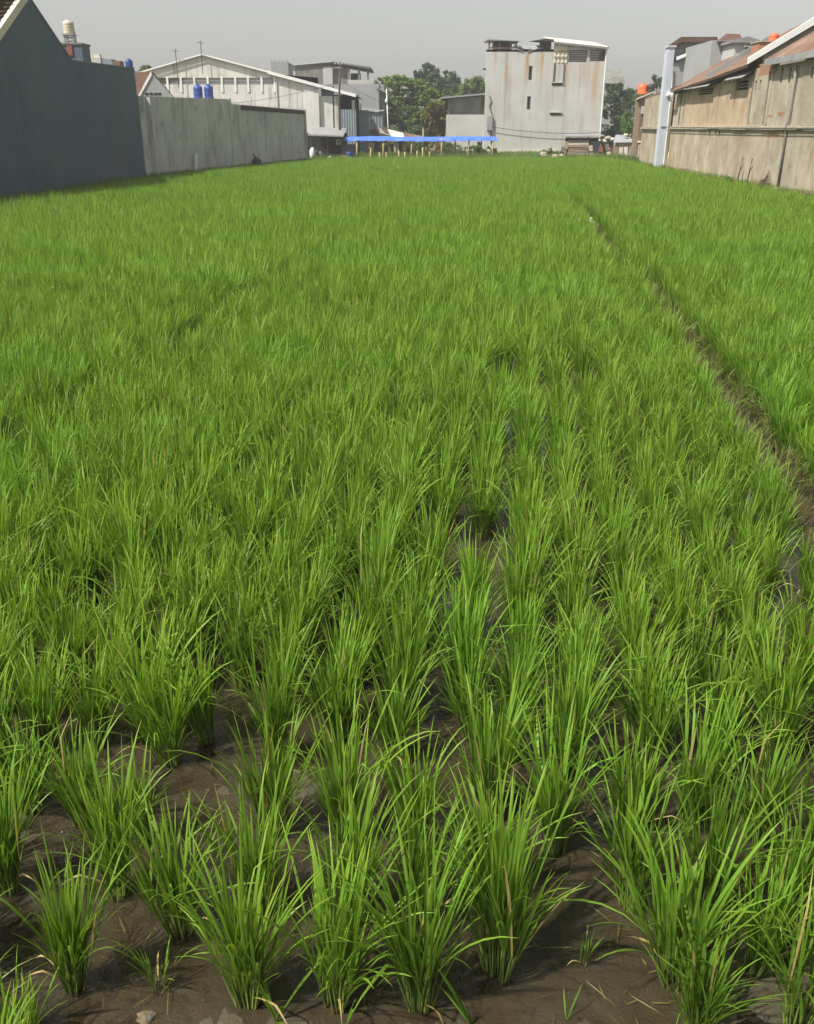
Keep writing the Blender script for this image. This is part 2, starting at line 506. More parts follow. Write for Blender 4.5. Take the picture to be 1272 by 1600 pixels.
        def solid(i, j):
            if i < 0 or j < 0 or i >= len(ss) - 1 or j >= len(zz) - 1:
                return False
            sm = (ss[i] + ss[i + 1]) / 2
            za = zz[j]
            zb = zz[j + 1] if zz[j + 1] is not None else za + 0.01
            zm = (za + zb) / 2
            return not any(h[0] < sm < h[1] and h[2] < zm < h[3] for h in holes)

        def P(s, z, back):
            zt = top(s) if z is None else z
            p = A + d * s
            p = p + n if back else p
            return Vector((p.x, p.y, zt))
        for i in range(len(ss) - 1):
            for j in range(len(zz) - 1):
                if not solid(i, j):
                    continue
                a, b_, c, e = P(ss[i], zz[j], 0), P(ss[i + 1], zz[j], 0), P(ss[i + 1], zz[j + 1], 0), P(ss[i], zz[j + 1], 0)
                a2, b2, c2, e2 = P(ss[i], zz[j], 1), P(ss[i + 1], zz[j], 1), P(ss[i + 1], zz[j + 1], 1), P(ss[i], zz[j + 1], 1)
                self.add([a, b_, c, e], [(0, 1, 2, 3)])
                self.add([a2, b2, c2, e2], [(3, 2, 1, 0)])
                if not solid(i, j + 1):
                    self.add([e, c, c2, e2], [(0, 1, 2, 3)])
                if not solid(i, j - 1):
                    self.add([a, b_, b2, a2], [(3, 2, 1, 0)])
                if not solid(i - 1, j):
                    self.add([a, e, e2, a2], [(0, 1, 2, 3)])
                if not solid(i + 1, j):
                    self.add([b_, c, c2, b2], [(3, 2, 1, 0)])
        return self

    def build(self, name, mat, parent=None, base=None, smooth=False, ext=None):
        me = bpy.data.meshes.new(name)
        o0 = world_of(parent) if parent is not None else Vector(base if base is not None else self.v[0])
        me.from_pydata([(p[0] - o0.x, p[1] - o0.y, p[2] - o0.z) for p in self.v], [], self.f)
        me.materials.append(mat)
        if smooth:
            me.polygons.foreach_set('use_smooth', [True] * len(me.polygons))
        me.update()
        o = bpy.data.objects.new(name, me)
        COL.objects.link(o)
        if parent is not None:
            o.parent = parent
        else:
            o.location = o0
        return o


def world_of(o):
    p = Vector(o.location)
    while o.parent is not None:
        o = o.parent
        p = p + Vector(o.location)
    return p


def tag(o, label=None, cat=None, group=None, kind=None):
    if label:
        o['label'] = label
    if cat:
        o['category'] = cat
    if group:
        o['group'] = group
    if kind:
        o['kind'] = kind
    return o


def thing(name, loc, label, cat, group=None):
    o = bpy.data.objects.new(name, None)
    o.empty_display_size = 0.2
    o.location = loc
    COL.objects.link(o)
    return tag(o, label, cat, group, 'thing')


def part(name, mat, parent, fn, smooth=False):
    m = MB()
    fn(m)
    return m.build(name, mat, parent, smooth=smooth)


def raw_mesh(name, verts, faces, mats, uv=None, matidx=None, smooth=False):
    me = bpy.data.meshes.new(name)
    me.from_pydata(verts, [], faces)
    for m in mats:
        me.materials.append(m)
    if uv is not None:
        lay = me.uv_layers.new(name='UVMap')
        li = np.zeros(len(me.loops), dtype=np.int32)
        me.loops.foreach_get('vertex_index', li)
        lay.data.foreach_set('uv', np.asarray(uv, dtype=np.float32)[li].ravel())
    if matidx is not None:
        me.polygons.foreach_set('material_index', matidx)
    if smooth:
        me.polygons.foreach_set('use_smooth', [True] * len(me.polygons))
    me.update()
    return me


# ------------------------------------------------------------------ terrain
ROW_A = R(7.3)                                   # direction of the planted rows
ROW_D = Vector((math.sin(ROW_A), math.cos(ROW_A)))
ROW_P = Vector((math.cos(ROW_A), -math.sin(ROW_A)))
WL = [(-14.1, 20.0), (-13.3, 31.0), (-12.3, 45.0), (-7.15, 69.0)]          # foot of the walls, left
WR = [(13.55, 20.0), (14.1, 33.0), (15.1, 56.0), (15.6, 66.0)]             # right


def edge(W, y):
    if y <= W[0][1]:
        s = (W[1][0] - W[0][0]) / (W[1][1] - W[0][1])
        return W[0][0] + s * (y - W[0][1])
    for (x0, y0), (x1, y1) in zip(W, W[1:]):
        if y <= y1:
            return x0 + (x1 - x0) * (y - y0) / (y1 - y0)
    return W[-1][0]


FIELD_END = 71.0
BUND = [gnd(px, py, 0.16) for px, py in ((1330, 870), (1250, 760), (1130, 590), (1010, 455), (965, 400), (900, 325), (890, 312))]
GAP = [gnd(px, py, 0.25) for px, py in ((-60, 716), (0, 680), (200, 560), (400, 450), (540, 375))]


def dist_line(line, x, y):
    best = 1e9
    for a, b in zip(line, line[1:]):
        dx, dy = b.x - a.x, b.y - a.y
        t = max(0, min(1, ((x - a.x) * dx + (y - a.y) * dy) / (dx * dx + dy * dy)))
        best = min(best, math.hypot(x - a.x - t * dx, y - a.y - t * dy))
    return best


def outside(x, y):
    """metres outside the paddy (negative inside)"""
    return max(edge(WL, y) + 0.9 - x, x - edge(WR, y) + 0.8, y - FIELD_END)


def ground_z(x, y):
    o = outside(x, y)
    n = mnoise.noise
    z = 0.0
    if o < 1.0:
        z = -0.006 + 0.022 * n(Vector((x * 1.1, y * 1.1, 0.3))) + 0.015 * n(Vector((x * 4.1, y * 4.1, 5.3))) + 0.010 * n(Vector((x * 13, y * 13, 1.3)))
        z += 0.003 * n(Vector((x * 38, y * 38, 2.3)))
        z += 0.022 * max(0.0, 1 - max(0.0, y - 1.75) / 0.5) - 0.004          # the mud is higher by the near edge
        z += 0.02 * max(0, 1 - math.hypot(x + 0.60, y - 2.85) / 0.5)
    if o > -0.3:
        t = min(1.0, (o + 0.3) / 0.8)
        z += 0.28 * t * t * (3 - 2 * t) + 0.05 * t * n(Vector((x * 0.8, y * 0.8, 9.0)))
    return z


def axis(fine0, fine1, step, grow, lim0, lim1):
    pts = list(np.arange(fine0, fine1, step))
    s, p = step, fine1
    while p < lim1:
        pts.append(p); s = min(s * grow, 40); p += s
    pts.append(lim1)
    s, p = step, fine0
    left = []
    while p > lim0:
        s = min(s * grow, 40); p -= s; left.append(max(p, lim0))
    return sorted(set([round(q, 5) for q in left + pts]))


xs = axis(-1.6, 1.6, 0.02, 1.06, -400, 400)
ys = axis(1.3, 4.2, 0.02, 1.05, -60, 500)
verts = [(x, y, ground_z(x, y)) for y in ys for x in xs]
W_ = len(xs)
faces = [(j * W_ + i, j * W_ + i + 1, (j + 1) * W_ + i + 1, (j + 1) * W_ + i) for j in range(len(ys) - 1) for i in range(W_ - 1)]


def mud_material():
    m = bpy.data.materials.new('wet_mud')
    m.use_nodes = True
    N = m.node_tree.nodes
    L = m.node_tree.links
    b = N['Principled BSDF']
    g = N.new('ShaderNodeNewGeometry')

    def nz(s, d=5):
        n = N.new('ShaderNodeTexNoise')
        n.inputs['Scale'].default_value = s
        n.inputs['Detail'].default_value = d
        L.new(g.outputs['Position'], n.inputs['Vector'])
        return n.outputs[0]

    def rg(src, lo, hi, a=0.0, c=1.0):
        r = N.new('ShaderNodeMapRange')
        r.inputs[1].default_value = lo; r.inputs[2].default_value = hi
        r.inputs[3].default_value = a; r.inputs[4].default_value = c
        L.new(src, r.inputs[0])
        return r.outputs[0]

    def mx(f, a, c):
        r = N.new('ShaderNodeMix'); r.data_type = 'RGBA'
        L.new(f, r.inputs[0])
        if isinstance(a, tuple):
            r.inputs[6].default_value = (*a, 1)
        else:
            L.new(a, r.inputs[6])
        r.inputs[7].default_value = (*c, 1)
        return r.outputs[2]
    col = mx(rg(nz(5.0), 0.35, 0.65), (0.080, 0.068, 0.044), (0.058, 0.049, 0.031))
    col = mx(rg(nz(23.0), 0.56, 0.72), col, (0.03, 0.023, 0.013))
    col = mx(rg(nz(70.0, 3), 0.66, 0.78), col, (0.12, 0.10, 0.065))
    col = mx(rg(nz(2.2), 0.6, 0.75), col, (0.045, 0.05, 0.018))
    L.new(col, b.inputs['Base Color'])
    L.new(rg(nz(9.0), 0.3, 0.7, 0.14, 0.5), b.inputs['Roughness'])
    b.inputs['Specular IOR Level'].default_value = 0.6
    bp = N.new('ShaderNodeBump')
    bp.inputs['Strength'].default_value = 0.5
    bp.inputs['Distance'].default_value = 0.01
    L.new(nz(85.0, 6), bp.inputs['Height'])
    L.new(bp.outputs[0], b.inputs['Normal'])
    return m


M_MUD = mud_material()
gme = raw_mesh('ground', verts, faces, [M_MUD, M_EARTH], smooth=True)
cent = np.zeros(len(gme.polygons) * 3, dtype=np.float32)
gme.polygons.foreach_get('center', cent)
cent = cent.reshape(-1, 3)
gme.polygons.foreach_set('material_index', [1 if outside(float(c[0]), float(c[1])) > -0.15 else 0 for c in cent])
go = bpy.data.objects.new('ground', gme)
COL.objects.link(go)
tag(go, 'brown wet mud of the paddy floor', None, None, 'structure')


def water_material():
    m = bpy.data.materials.new('shallow_water')
    m.use_nodes = True
    N = m.node_tree.nodes
    L = m.node_tree.links
    N.remove(N['Principled BSDF'])
    out = N['Material Output']
    tr = N.new('ShaderNodeBsdfTransparent'); tr.inputs[0].default_value = (0.86, 0.82, 0.75, 1)
    df = N.new('ShaderNodeBsdfDiffuse'); df.inputs[0].default_value = (0.05, 0.042, 0.028, 1)
    m1 = N.new('ShaderNodeMixShader'); m1.inputs[0].default_value = 0.22
    L.new(tr.outputs[0], m1.inputs[1]); L.new(df.outputs[0], m1.inputs[2])
    gl = N.new('ShaderNodeBsdfGlossy'); gl.inputs['Roughness'].default_value = 0.02
    fr = N.new('ShaderNodeFresnel'); fr.inputs[0].default_value = 1.33
    g = N.new('ShaderNodeNewGeometry')
    n = N.new('ShaderNodeTexNoise'); n.inputs['Scale'].default_value = 14.0; n.inputs['Detail'].default_value = 3
    L.new(g.outputs['Position'], n.inputs['Vector'])
    bp = N.new('ShaderNodeBump'); bp.inputs['Strength'].default_value = 0.12; bp.inputs['Distance'].default_value = 0.02
    L.new(n.outputs[0], bp.inputs['Height'])
    L.new(bp.outputs[0], gl.inputs['Normal']); L.new(bp.outputs[0], fr.inputs['Normal'])
    m2 = N.new('ShaderNodeMixShader')
    L.new(fr.outputs[0], m2.inputs[0]); L.new(m1.outputs[0], m2.inputs[1]); L.new(gl.outputs[0], m2.inputs[2])
    L.new(m2.outputs[0], out.inputs[0])
    return m


wv, wf = [], []
wy = list(np.arange(0.5, 8, 0.5)) + list(np.arange(8, FIELD_END, 3)) + [FIELD_END - 0.1]
for y in wy:
    wv += [(edge(WL, y) + 0.75, y, 0.009), (edge(WR, y) - 0.65, y, 0.009)]
for i in range(len(wy) - 1):
    wf.append((2 * i, 2 * i + 1, 2 * i + 3, 2 * i + 2))
wo = bpy.data.objects.new('water', raw_mesh('water', wv, wf, [water_material()]))
COL.objects.link(wo)
tag(wo, 'thin sheet of muddy water between the rice plants', None, None, 'structure')

# the low bund that crosses the paddy on the right
bv, bf = [], []
res = []
for a, b in zip(BUND, BUND[1:]):
    k = max(2, int((b - a).length / 0.15))
    k = min(k, 120)
    for i in range(k):
        res.append(a.lerp(b, i / k))
res.append(BUND[-1])
prof = [(-0.17, -0.06), (-0.12, 0.02), (-0.06, 0.05), (0.0, 0.06), (0.06, 0.05), (0.12, 0.02), (0.17, -0.06)]
for i, p in enumerate(res):
    d = res[min(i + 1, len(res) - 1)] - res[max(i - 1, 0)]
    nrm = Vector((d.y, -d.x, 0)).normalized()
    for (o, h) in prof:
        q = p + nrm * (o + 0.05 * mnoise.noise(Vector((p.x * 2, p.y * 2, o * 5))))
        bv.append((q.x, q.y, h + 0.05 * mnoise.noise(Vector((q.x * 4, q.y * 4, 3.0)))))
K = len(prof)
for i in range(len(res) - 1):
    for k in range(K - 1):
        bf.append((i * K + k, i * K + k + 1, (i + 1) * K + k + 1, (i + 1) * K + k))
bo = bpy.data.objects.new('earth_bund', raw_mesh('earth_bund', bv, bf, [M_BUND], smooth=True))
COL.objects.link(bo)
tag(bo, 'low brown earth bund crossing the paddy on the right', None, None, 'structure')


# ------------------------------------------------------------------ rice
def blade_geo(rng_, V, F, UV, base, az, tilt, length, width, droop, segs, twist=0.0, fold=True, urand=None, v0=0.0, kink=None):
    """one blade: arching strip with a folded midrib"""
    urand = rng_.random() if urand is None else urand
    out = np.array([math.cos(az), math.sin(az), 0.0])
    side0 = np.array([-math.sin(az), math.cos(az), 0.0])
    p = np.array(base, dtype=float)
    a = tilt
    step = length / segs
    k0 = len(V)
    per = 3 if fold else 2
    for i in range(segs + 1):
        t = i / segs
        d = out * math.sin(a) + np.array([0, 0, 1.0]) * math.cos(a)
        nrm = np.cross(d, side0)
        tw = twist * t
        sd = side0 * math.cos(tw) + nrm * math.sin(tw)
        wd = width * (0.45 + 0.55 * min(1, t / 0.4)) * (1 if t < 0.55 else max(0.04, 1 - ((t - 0.55) / 0.45) ** 1.7))
        if fold:
            V.append(tuple(p - sd * wd / 2)); V.append(tuple(p + nrm * wd * 0.16)); V.append(tuple(p + sd * wd / 2))
        else:
            V.append(tuple(p - sd * wd / 2)); V.append(tuple(p + sd * wd / 2))
        for _ in range(per):
            UV.append((urand, v0 + (1 - v0) * t))
        p = p + d * step
        a += droop / segs * (0.35 + 1.6 * t * t)
        if kink and i == kink[0]:
            a += kink[1]
    for i in range(segs):
        q = k0 + i * per
        for c in range(per - 1):
            F.append((q + c, q + c + 1, q + per + c + 1, q + per + c))


def make_clump(seed, tillers, near=True, hmul=1.0, spread=1.0, only=None):
    r = random.Random(seed)
    V, F, UV = [], [], []
    SV, SF, SUV = [], [], []
    for k in range(tillers):
        az = r.uniform(0, 2 * math.pi)
        rad = 0.029 * math.sqrt(r.random()) * spread
        b = np.array([rad * math.cos(az), rad * math.sin(az), -0.03])
        taz = az + r.uniform(-0.6, 0.6)
        tl = (0.03 + 0.31 * (rad / 0.029) * r.random() ** 0.8) * spread
        sh = r.uniform(0.09, 0.19) * hmul
        d = np.array([math.cos(taz) * math.sin(tl), math.sin(taz) * math.sin(tl), math.cos(tl)])
        node = b + d * (sh + 0.03)
        # sheath: a three-sided tapered stalk
        x = np.cross(d, [0, 0, 1.0]); x = x / max(1e-6, np.linalg.norm(x)) if np.linalg.norm(x) > 1e-6 else np.array([1.0, 0, 0])
        y = np.cross(d, x)
        k0 = len(SV)
        ur = r.random()
        for (t, rr) in ((0, 0.0042), (0.6, 0.0036), (1.0, 0.0024)):
            q = b + d * (sh + 0.03) * t
            for a in (0, 2.09, 4.19):
                SV.append(tuple(q + (x * math.cos(a) + y * math.sin(a)) * rr)); SUV.append((ur, t))
        for i in range(2):
            for a in range(3):
                j = (a + 1) % 3
                SF.append((k0 + i * 3 + a, k0 + i * 3 + j, k0 + i * 3 + 3 + j, k0 + i * 3 + 3 + a))
        nl = r.choice((2, 3, 3, 4)) if near else r.choice((2, 2, 3))
        for li in range(nl):
            f = r.uniform(0.5, 1.0) if li else 1.0
            st = b + d * (sh + 0.03) * f
            up = r.random()
            if up < 0.7:
                bt, dr = tl + r.uniform(-0.12, 0.16), r.uniform(0.05, 0.5)
            elif up < 0.9:
                bt, dr = tl + r.uniform(0.05, 0.3), r.uniform(0.5, 1.2)
            else:
                bt, dr = tl + r.uniform(0.1, 0.4), r.uniform(1.1, 2.2)
            ln = r.uniform(0.24, 0.44) * hmul * (1.0 if li < 2 else 0.75)
            laz = taz + (r.uniform(-1.0, 1.0) if li == 0 else r.uniform(-1.9, 1.9))
            wd = r.uniform(0.0062, 0.0098) * (1.0 if near else 1.25)
            blade_geo(r, V, F, UV, st, laz, max(-0.1, bt), ln, wd, dr, 7 if near else 3, r.uniform(-0.7, 0.7), near,
                      kink=(r.randint(3, 5), r.uniform(0.5, 1.2)) if near and r.random() < 0.05 else None)
    if near:
        for k in range(tillers // 2):                 # short low blades round the foot
            az = r.uniform(0, 6.28)
            q = r.uniform(0.012, 0.03) * spread
            blade_geo(r, V, F, UV, (q * math.cos(az), q * math.sin(az), r.uniform(0.02, 0.09)), az + r.uniform(-.5, .5), r.uniform(0.15, 0.5),
                      r.uniform(0.12, 0.26) * hmul, r.uniform(0.006, 0.0095), r.uniform(0.1, 1.1), 5, r.uniform(-0.8, 0.8), True)
    return (V, F, UV), (SV, SF, SUV)


def joined(name, leaves, stems):
    (V, F, UV), (SV, SF, SUV) = leaves, stems
    n = len(V)
    me = raw_mesh(name, V + SV, F + [tuple(i + n for i in f) for f in SF], [M_RICE, M_STEM], UV + SUV, [0] * len(F) + [1] * len(SF), smooth=True)
    return me


NEAR = []
for i in range(14):
    lv, st = make_clump(100 + i, random.randint(29, 37), True, random.uniform(0.92, 1.12), random.uniform(0.84, 1.12))
    NEAR.append((lv, st, raw_mesh('leaves', *lv[:2], [M_RICE], lv[2], smooth=True), raw_mesh('stems', *st[:2], [M_STEM], st[2], smooth=True)))
SEED = []
for i in range(3):
    lv, st = make_clump(300 + i, 5, True, 0.8, 0.8)
    SEED.append((lv, st, raw_mesh('leaves', *lv[:2], [M_RICE], lv[2], smooth=True), raw_mesh('stems', *st[:2], [M_STEM], st[2], smooth=True)))
FAR = [joined('far_clump', *make_clump(500 + i, random.randint(28, 34), False, random.uniform(0.96, 1.12), 1.3)) for i in range(8)]
NEARJ = [joined('near_clump', n[0], n[1]) for n in NEAR]
# single blades: outer arching leaves and dry leaves of the front plants
LEAF, DRYL = [], []
for i in range(10):
    V, F, UV = [], [], []
    r = random.Random(700 + i)
    blade_geo(r, V, F, UV, (0.02, 0, 0.10), 0.0, r.uniform(0.2, 0.5), r.uniform(0.32, 0.48), r.uniform(0.009, 0.0125), r.uniform(0.2, 1.3), 9,
              r.uniform(-0.6, 0.6), True, r.uniform(0.2, 0.9))
    LEAF.append(raw_mesh('leaf', V, F, [M_RICE], UV, smooth=True))
for i in range(6):
    V, F, UV = [], [], []
    r = random.Random(800 + i)
    blade_geo(r, V, F, UV, (0.025, 0, 0.04), 0.0, r.uniform(0.5, 1.0), r.uniform(0.12, 0.24), r.uniform(0.006, 0.009), r.uniform(0.8, 2.0), 8,
              r.uniform(-1.2, 1.2), True, r.uniform(0.2, 0.9), kink=(4, 0.7))
    DRYL.append(raw_mesh('dry_leaf', V, F, [M_DRY], UV, smooth=True))


def link_child(name, me, parent, rot=(0, 0, 0), loc=(0, 0, 0), s=1.0):
    o = bpy.data.objects.new(name, me)
    o.rotation_euler = rot
    o.location = loc
    o.scale = (s, s, s)
    o.parent = parent
    COL.objects.link(o)
    return o


rr = random.Random(11)


def rice_plant(x, y, s, label, proto, extra=0, dry=0, lean=(0, 0), group='rice plants of the paddy'):
    z = max(0.0, ground_z(x, y)) - 0.004
    e = thing('rice_plant', (x, y, z), label, 'rice plant', group)
    e.rotation_euler = (lean[0], lean[1], rr.uniform(0, 6.28))
    e.scale = (s, s, s * rr.uniform(0.95, 1.08))
    link_child('leaves', proto[2], e)
    link_child('stems', proto[3], e)
    for k in range(extra):
        link_child('leaf', rr.choice(LEAF), e, (0, 0, rr.uniform(0, 6.28)))
    for k in range(dry):
        link_child('dry_leaf', rr.choice(DRYL), e, (0, 0, rr.uniform(0, 6.28)))
    return e


FRONT = [
    # px, py, scale, seedling?, label
    (116, 1546, 0.86, 0, 'leftmost rice plant of the front row, yellowish stem bases in bare mud', 5, 3, (0, -0.05)),
    (248, 1548, 0.62, 1, 'thin small rice seedling of few blades between the two leftmost front-row plants', 0, 1, (0, 0)),
    (282, 1456, 0.92, 0, 'mid-sized rice plant just behind the thin left seedling', 6, 1, (0, -0.08)),
    (387, 1566, 1.08, 0, 'large dense front-row rice plant right of the thin seedling', 8, 2, (0, 0)),
    (526, 1566, 1.08, 0, 'narrow tall front-row rice plant, left neighbour of the one at the bottom middle', 7, 1, (0, 0.02)),
    (657, 1574, 1.06, 0, 'front-row rice plant at the middle of the photo bottom, yellow sheaths at its foot', 7, 2, (0, 0)),
    (778, 1518, 1.14, 0, 'big fanned front-row rice plant immediately left of the bare mud gap', 9, 2, (0, 0.03)),
    (914, 1508, 0.42, 1, 'tiny rice seedling alone in the bare mud gap', 0, 1, (0, 0)),
    (1057, 1536, 1.12, 0, 'large front-row rice plant immediately right of the bare mud gap, leaning over it', 9, 3, (0, -0.14)),
    (1088, 1618, 0.80, 0, 'low rice plant cut by the bottom edge, right of the mud gap', 5, 1, (0, 0.05)),
    (1173, 1518, 0.90, 0, 'shorter front-row rice plant second from the right edge', 6, 2, (0, 0.05)),
    (1246, 1612, 0.95, 0, 'rice plant in the bottom right corner of the paddy', 6, 1, (0, 0.03)),
    (269, 1194, 1.02, 0, 'lone fan-shaped rice plant rising from the dark mud hollow', 9, 1, (0, 0)),
    (868, 1332, 1.10, 0, 'tall rice plant at the back end of the bare mud gap', 8, 1, (0, 0.06)),
    (15, 1393, 0.9, 0, 'rice plant on the left edge above the front-row mud', 6, 1, (0, 0)),
    (188, 1395, 1.0, 0, 'rice plant behind the leftmost front-row plant, dark foot in shade', 6, 1, (0, 0)),
    (50, 1268, 0.75, 0, 'short yellowish rice plant near the left edge below the mud hollow', 4, 3, (0, 0)),
]
MORE_HAND = [(405, 1425, 1.0), (548, 1435, 1.08), (648, 1440, 1.0), (765, 1392, 1.08), (985, 1415, 1.05), (1100, 1420, 1.05), (1228, 1430, 0.9),
             (1310, 1540, 0.9), (-40, 1520, 0.8), (-70, 1660, 0.8), (30, 1680, 0.7), (130, 1290, 0.9), (228, 1318, 0.72), (425, 1305, 1.05), (545, 1315, 1.1),
             (652, 1325, 1.05), (762, 1282, 1.1), (985, 1300, 1.0), (1075, 1300, 1.05), (1180, 1318, 1.0), (1278, 1330, 0.9), (70, 1175, 0.9), (150, 1165, 0.95),
             (430, 1190, 1.05), (1350, 1440, 0.9), (1380, 1330, 0.9), (-90, 1390, 0.9), (-60, 1270, 0.9), (880, 1215, 1.05), (-40, 1170, 0.95)]
taken = []
for k, (px, py, s, sd, lab, ex, dr, ln) in enumerate(FRONT):
    p = gnd(px, py)
    taken.append((p.x, p.y))
    rice_plant(p.x, p.y, s * 1.07, lab, rr.choice(SEED) if sd else NEAR[k % 14], ex, dr, ln)

plants = []
for (px, py, s) in MORE_HAND:
    p = gnd(px, py)
    taken.append((p.x, p.y))
    plants.append((p.x, p.y, s))
# bare spots (metres): mud hollow, gap, water glints
BARE = [(gnd(350, 1110), 0.20), (gnd(345, 1235), 0.17), (gnd(905, 1450), 0.2), (gnd(960, 1590), 0.2), (gnd(190, 1230), 0.08),
        (gnd(1255, 900), 0.2), (gnd(1225, 975), 0.14), (gnd(825, 612, .05), 0.14), (gnd(690, 850, .1), 0.27), (gnd(750, 860, .1), 0.27), (gnd(715, 945, .0), 0.2), (gnd(610, 1480), 0.1), (gnd(720, 1470), 0.1),
        (gnd(40, 1110), 0.12), (gnd(450, 780, .1), 0.12), (gnd(130, 980, .1), 0.15)]
S_P, S_D = 0.272, 0.205
SPARSE = [(gnd(822, 610, .05), 0.6), (gnd(870, 630, .05), 0.3)]
h0 = gnd(526, 1566)
vmax = 76.0
nj = int(vmax / S_D) + 10
ymin_l = gnd(600, 1200).y + 0.02
for j in range(-6, nj):
    base = Vector((h0.x, h0.y)) + ROW_D * (j * S_D)
    wide = int((14 + 4) / S_P) + 4
    for i in range(-wide - 40, wide + 40):
        q = base + ROW_P * (i * S_P)
        jp, jd = rr.gauss(0, 0.022), rr.gauss(0, 0.04)
        x = q.x + ROW_P.x * jp + ROW_D.x * jd
        y = q.y + ROW_P.y * jp + ROW_D.y * jd
        if y < ymin_l - 0.12 * (abs(x) > 1.3):
            if not (y > 0.9 and abs(x) > 0.48 * y + 0.35):
                continue
        if abs(x) > 0.48 * y + 2.2:
            continue
        if outside(x, y) > -0.25 + 0.2 * mnoise.noise(Vector((x * 0.5, y * 0.5, 2))):
            continue
        if dist_line(BUND, x, y) < (0.14 if y > 9 else 0.11) + 0.04 * mnoise.noise(Vector((x * 0.7, y * 0.7, 4))) or dist_line(GAP, x, y) < 0.14 + 0.05 * mnoise.noise(Vector((x * 1.3, y * 1.3, 8))):
            continue
        if any((x - c.x) ** 2 + (y - c.y) ** 2 < r_ * r_ for c, r_ in BARE):
            continue
        if rr.random() < 0.62 and any((x - c.x) ** 2 + (y - c.y) ** 2 < r_ * r_ for c, r_ in SPARSE):
            continue
        if y < 4 and any((x - a) ** 2 + (y - b) ** 2 < 0.0324 for a, b in taken):
            continue
        if rr.random() < 0.025:
            continue
        s = 1.0 + 0.12 * mnoise.noise(Vector((x * 0.35, y * 0.35, 7.7))) + rr.gauss(0, 0.07)
        if dist_line(BUND, x, y) < 0.7:
            s *= 0.9
        plants.append((x, y, max(0.7, s)))


def inframe(p):
    px, py, d = project((p[0], p[1], 0.25))
    return -20 < px < 1292 and py < 1680 and d > 0


plants.sort(key=lambda p: (0 if inframe(p) else 1, p[1]))
n_ind = 282
for p in plants[:n_ind]:
    rice_plant(p[0], p[1], p[2], 'bushy green rice plant among the overlapping rows behind the front-row plants', NEAR[rr.randrange(14)],
               3 if p[1] < 3.4 else 0, 1 if rr.random() < 0.4 else 0, (rr.gauss(0, 0.05), rr.gauss(0, 0.05)))
rest = plants[n_ind:]


def gn_scatter(name, pts, protos, mats_label, kind='stuff'):
    """pts: (x,y,z,rx,ry,rz,scale,index): one object, instances of the proto meshes on points"""
    col = bpy.data.collections.new(name + '_kinds')
    for i, me in enumerate(protos):
        o = bpy.data.objects.new('%s_kind_%02d' % (name, i), me)
        col.objects.link(o)
    me = bpy.data.meshes.new(name)
    me.from_pydata([p[:3] for p in pts], [], [])
    a = me.attributes.new('rot', 'FLOAT_VECTOR', 'POINT')
    a.data.foreach_set('vector', np.array([p[3:6] for p in pts], dtype=np.float32).ravel())
    a = me.attributes.new('scl', 'FLOAT', 'POINT')
    a.data.foreach_set('value', np.array([p[6] for p in pts], dtype=np.float32))
    a = me.attributes.new('idx', 'INT', 'POINT')
    a.data.foreach_set('value', np.array([p[7] for p in pts], dtype=np.int32))
    o = bpy.data.objects.new(name, me)
    COL.objects.link(o)
    ng = bpy.data.node_groups.new(name + '_nodes', 'GeometryNodeTree')
    ng.interface.new_socket('Geometry', in_out='INPUT', socket_type='NodeSocketGeometry')
    ng.interface.new_socket('Geometry', in_out='OUTPUT', socket_type='NodeSocketGeometry')
    N, L = ng.nodes, ng.links
    gi, gout = N.new('NodeGroupInput'), N.new('NodeGroupOutput')
    ci = N.new('GeometryNodeCollectionInfo')
    ci.inputs['Collection'].default_value = col
    ci.inputs['Separate Children'].default_value = True
    ci.inputs['Reset Children'].default_value = True
    ip = N.new('GeometryNodeInstanceOnPoints')
    ip.inputs['Pick Instance'].default_value = True

    def attr(nm, dt):
        n = N.new('GeometryNodeInputNamedAttribute')
        n.data_type = dt
        n.inputs['Name'].default_value = nm
        return n.outputs['Attribute']
    L.new(gi.outputs[0], ip.inputs['Points'])
    L.new(ci.outputs[0], ip.inputs['Instance'])
    L.new(attr('idx', 'INT'), ip.inputs['Instance Index'])
    e2r = N.new('FunctionNodeEulerToRotation')
    L.new(attr('rot', 'FLOAT_VECTOR'), e2r.inputs[0])
    L.new(e2r.outputs[0], ip.inputs['Rotation'])
    L.new(attr('scl', 'FLOAT'), ip.inputs['Scale'])
    L.new(ip.outputs[0], gout.inputs[0])
    md = o.modifiers.new('scatter', 'NODES')
    md.node_group = ng
    return tag(o, mats_label[0], mats_label[1], None, kind)


pts = []
for (x, y, s) in rest:
    near = y < 13
    pts.append((x, y, max(0.0, 0.0), rr.gauss(0, 0.05), rr.gauss(0, 0.05), rr.uniform(0, 6.28), s * (1.0 if near else 1.04),
                rr.randrange(14) if near else 14 + rr.randrange(8)))
gn_scatter('rice_field', pts, NEARJ + FAR, ('dense green young rice filling the paddy back to the walls', 'rice'))

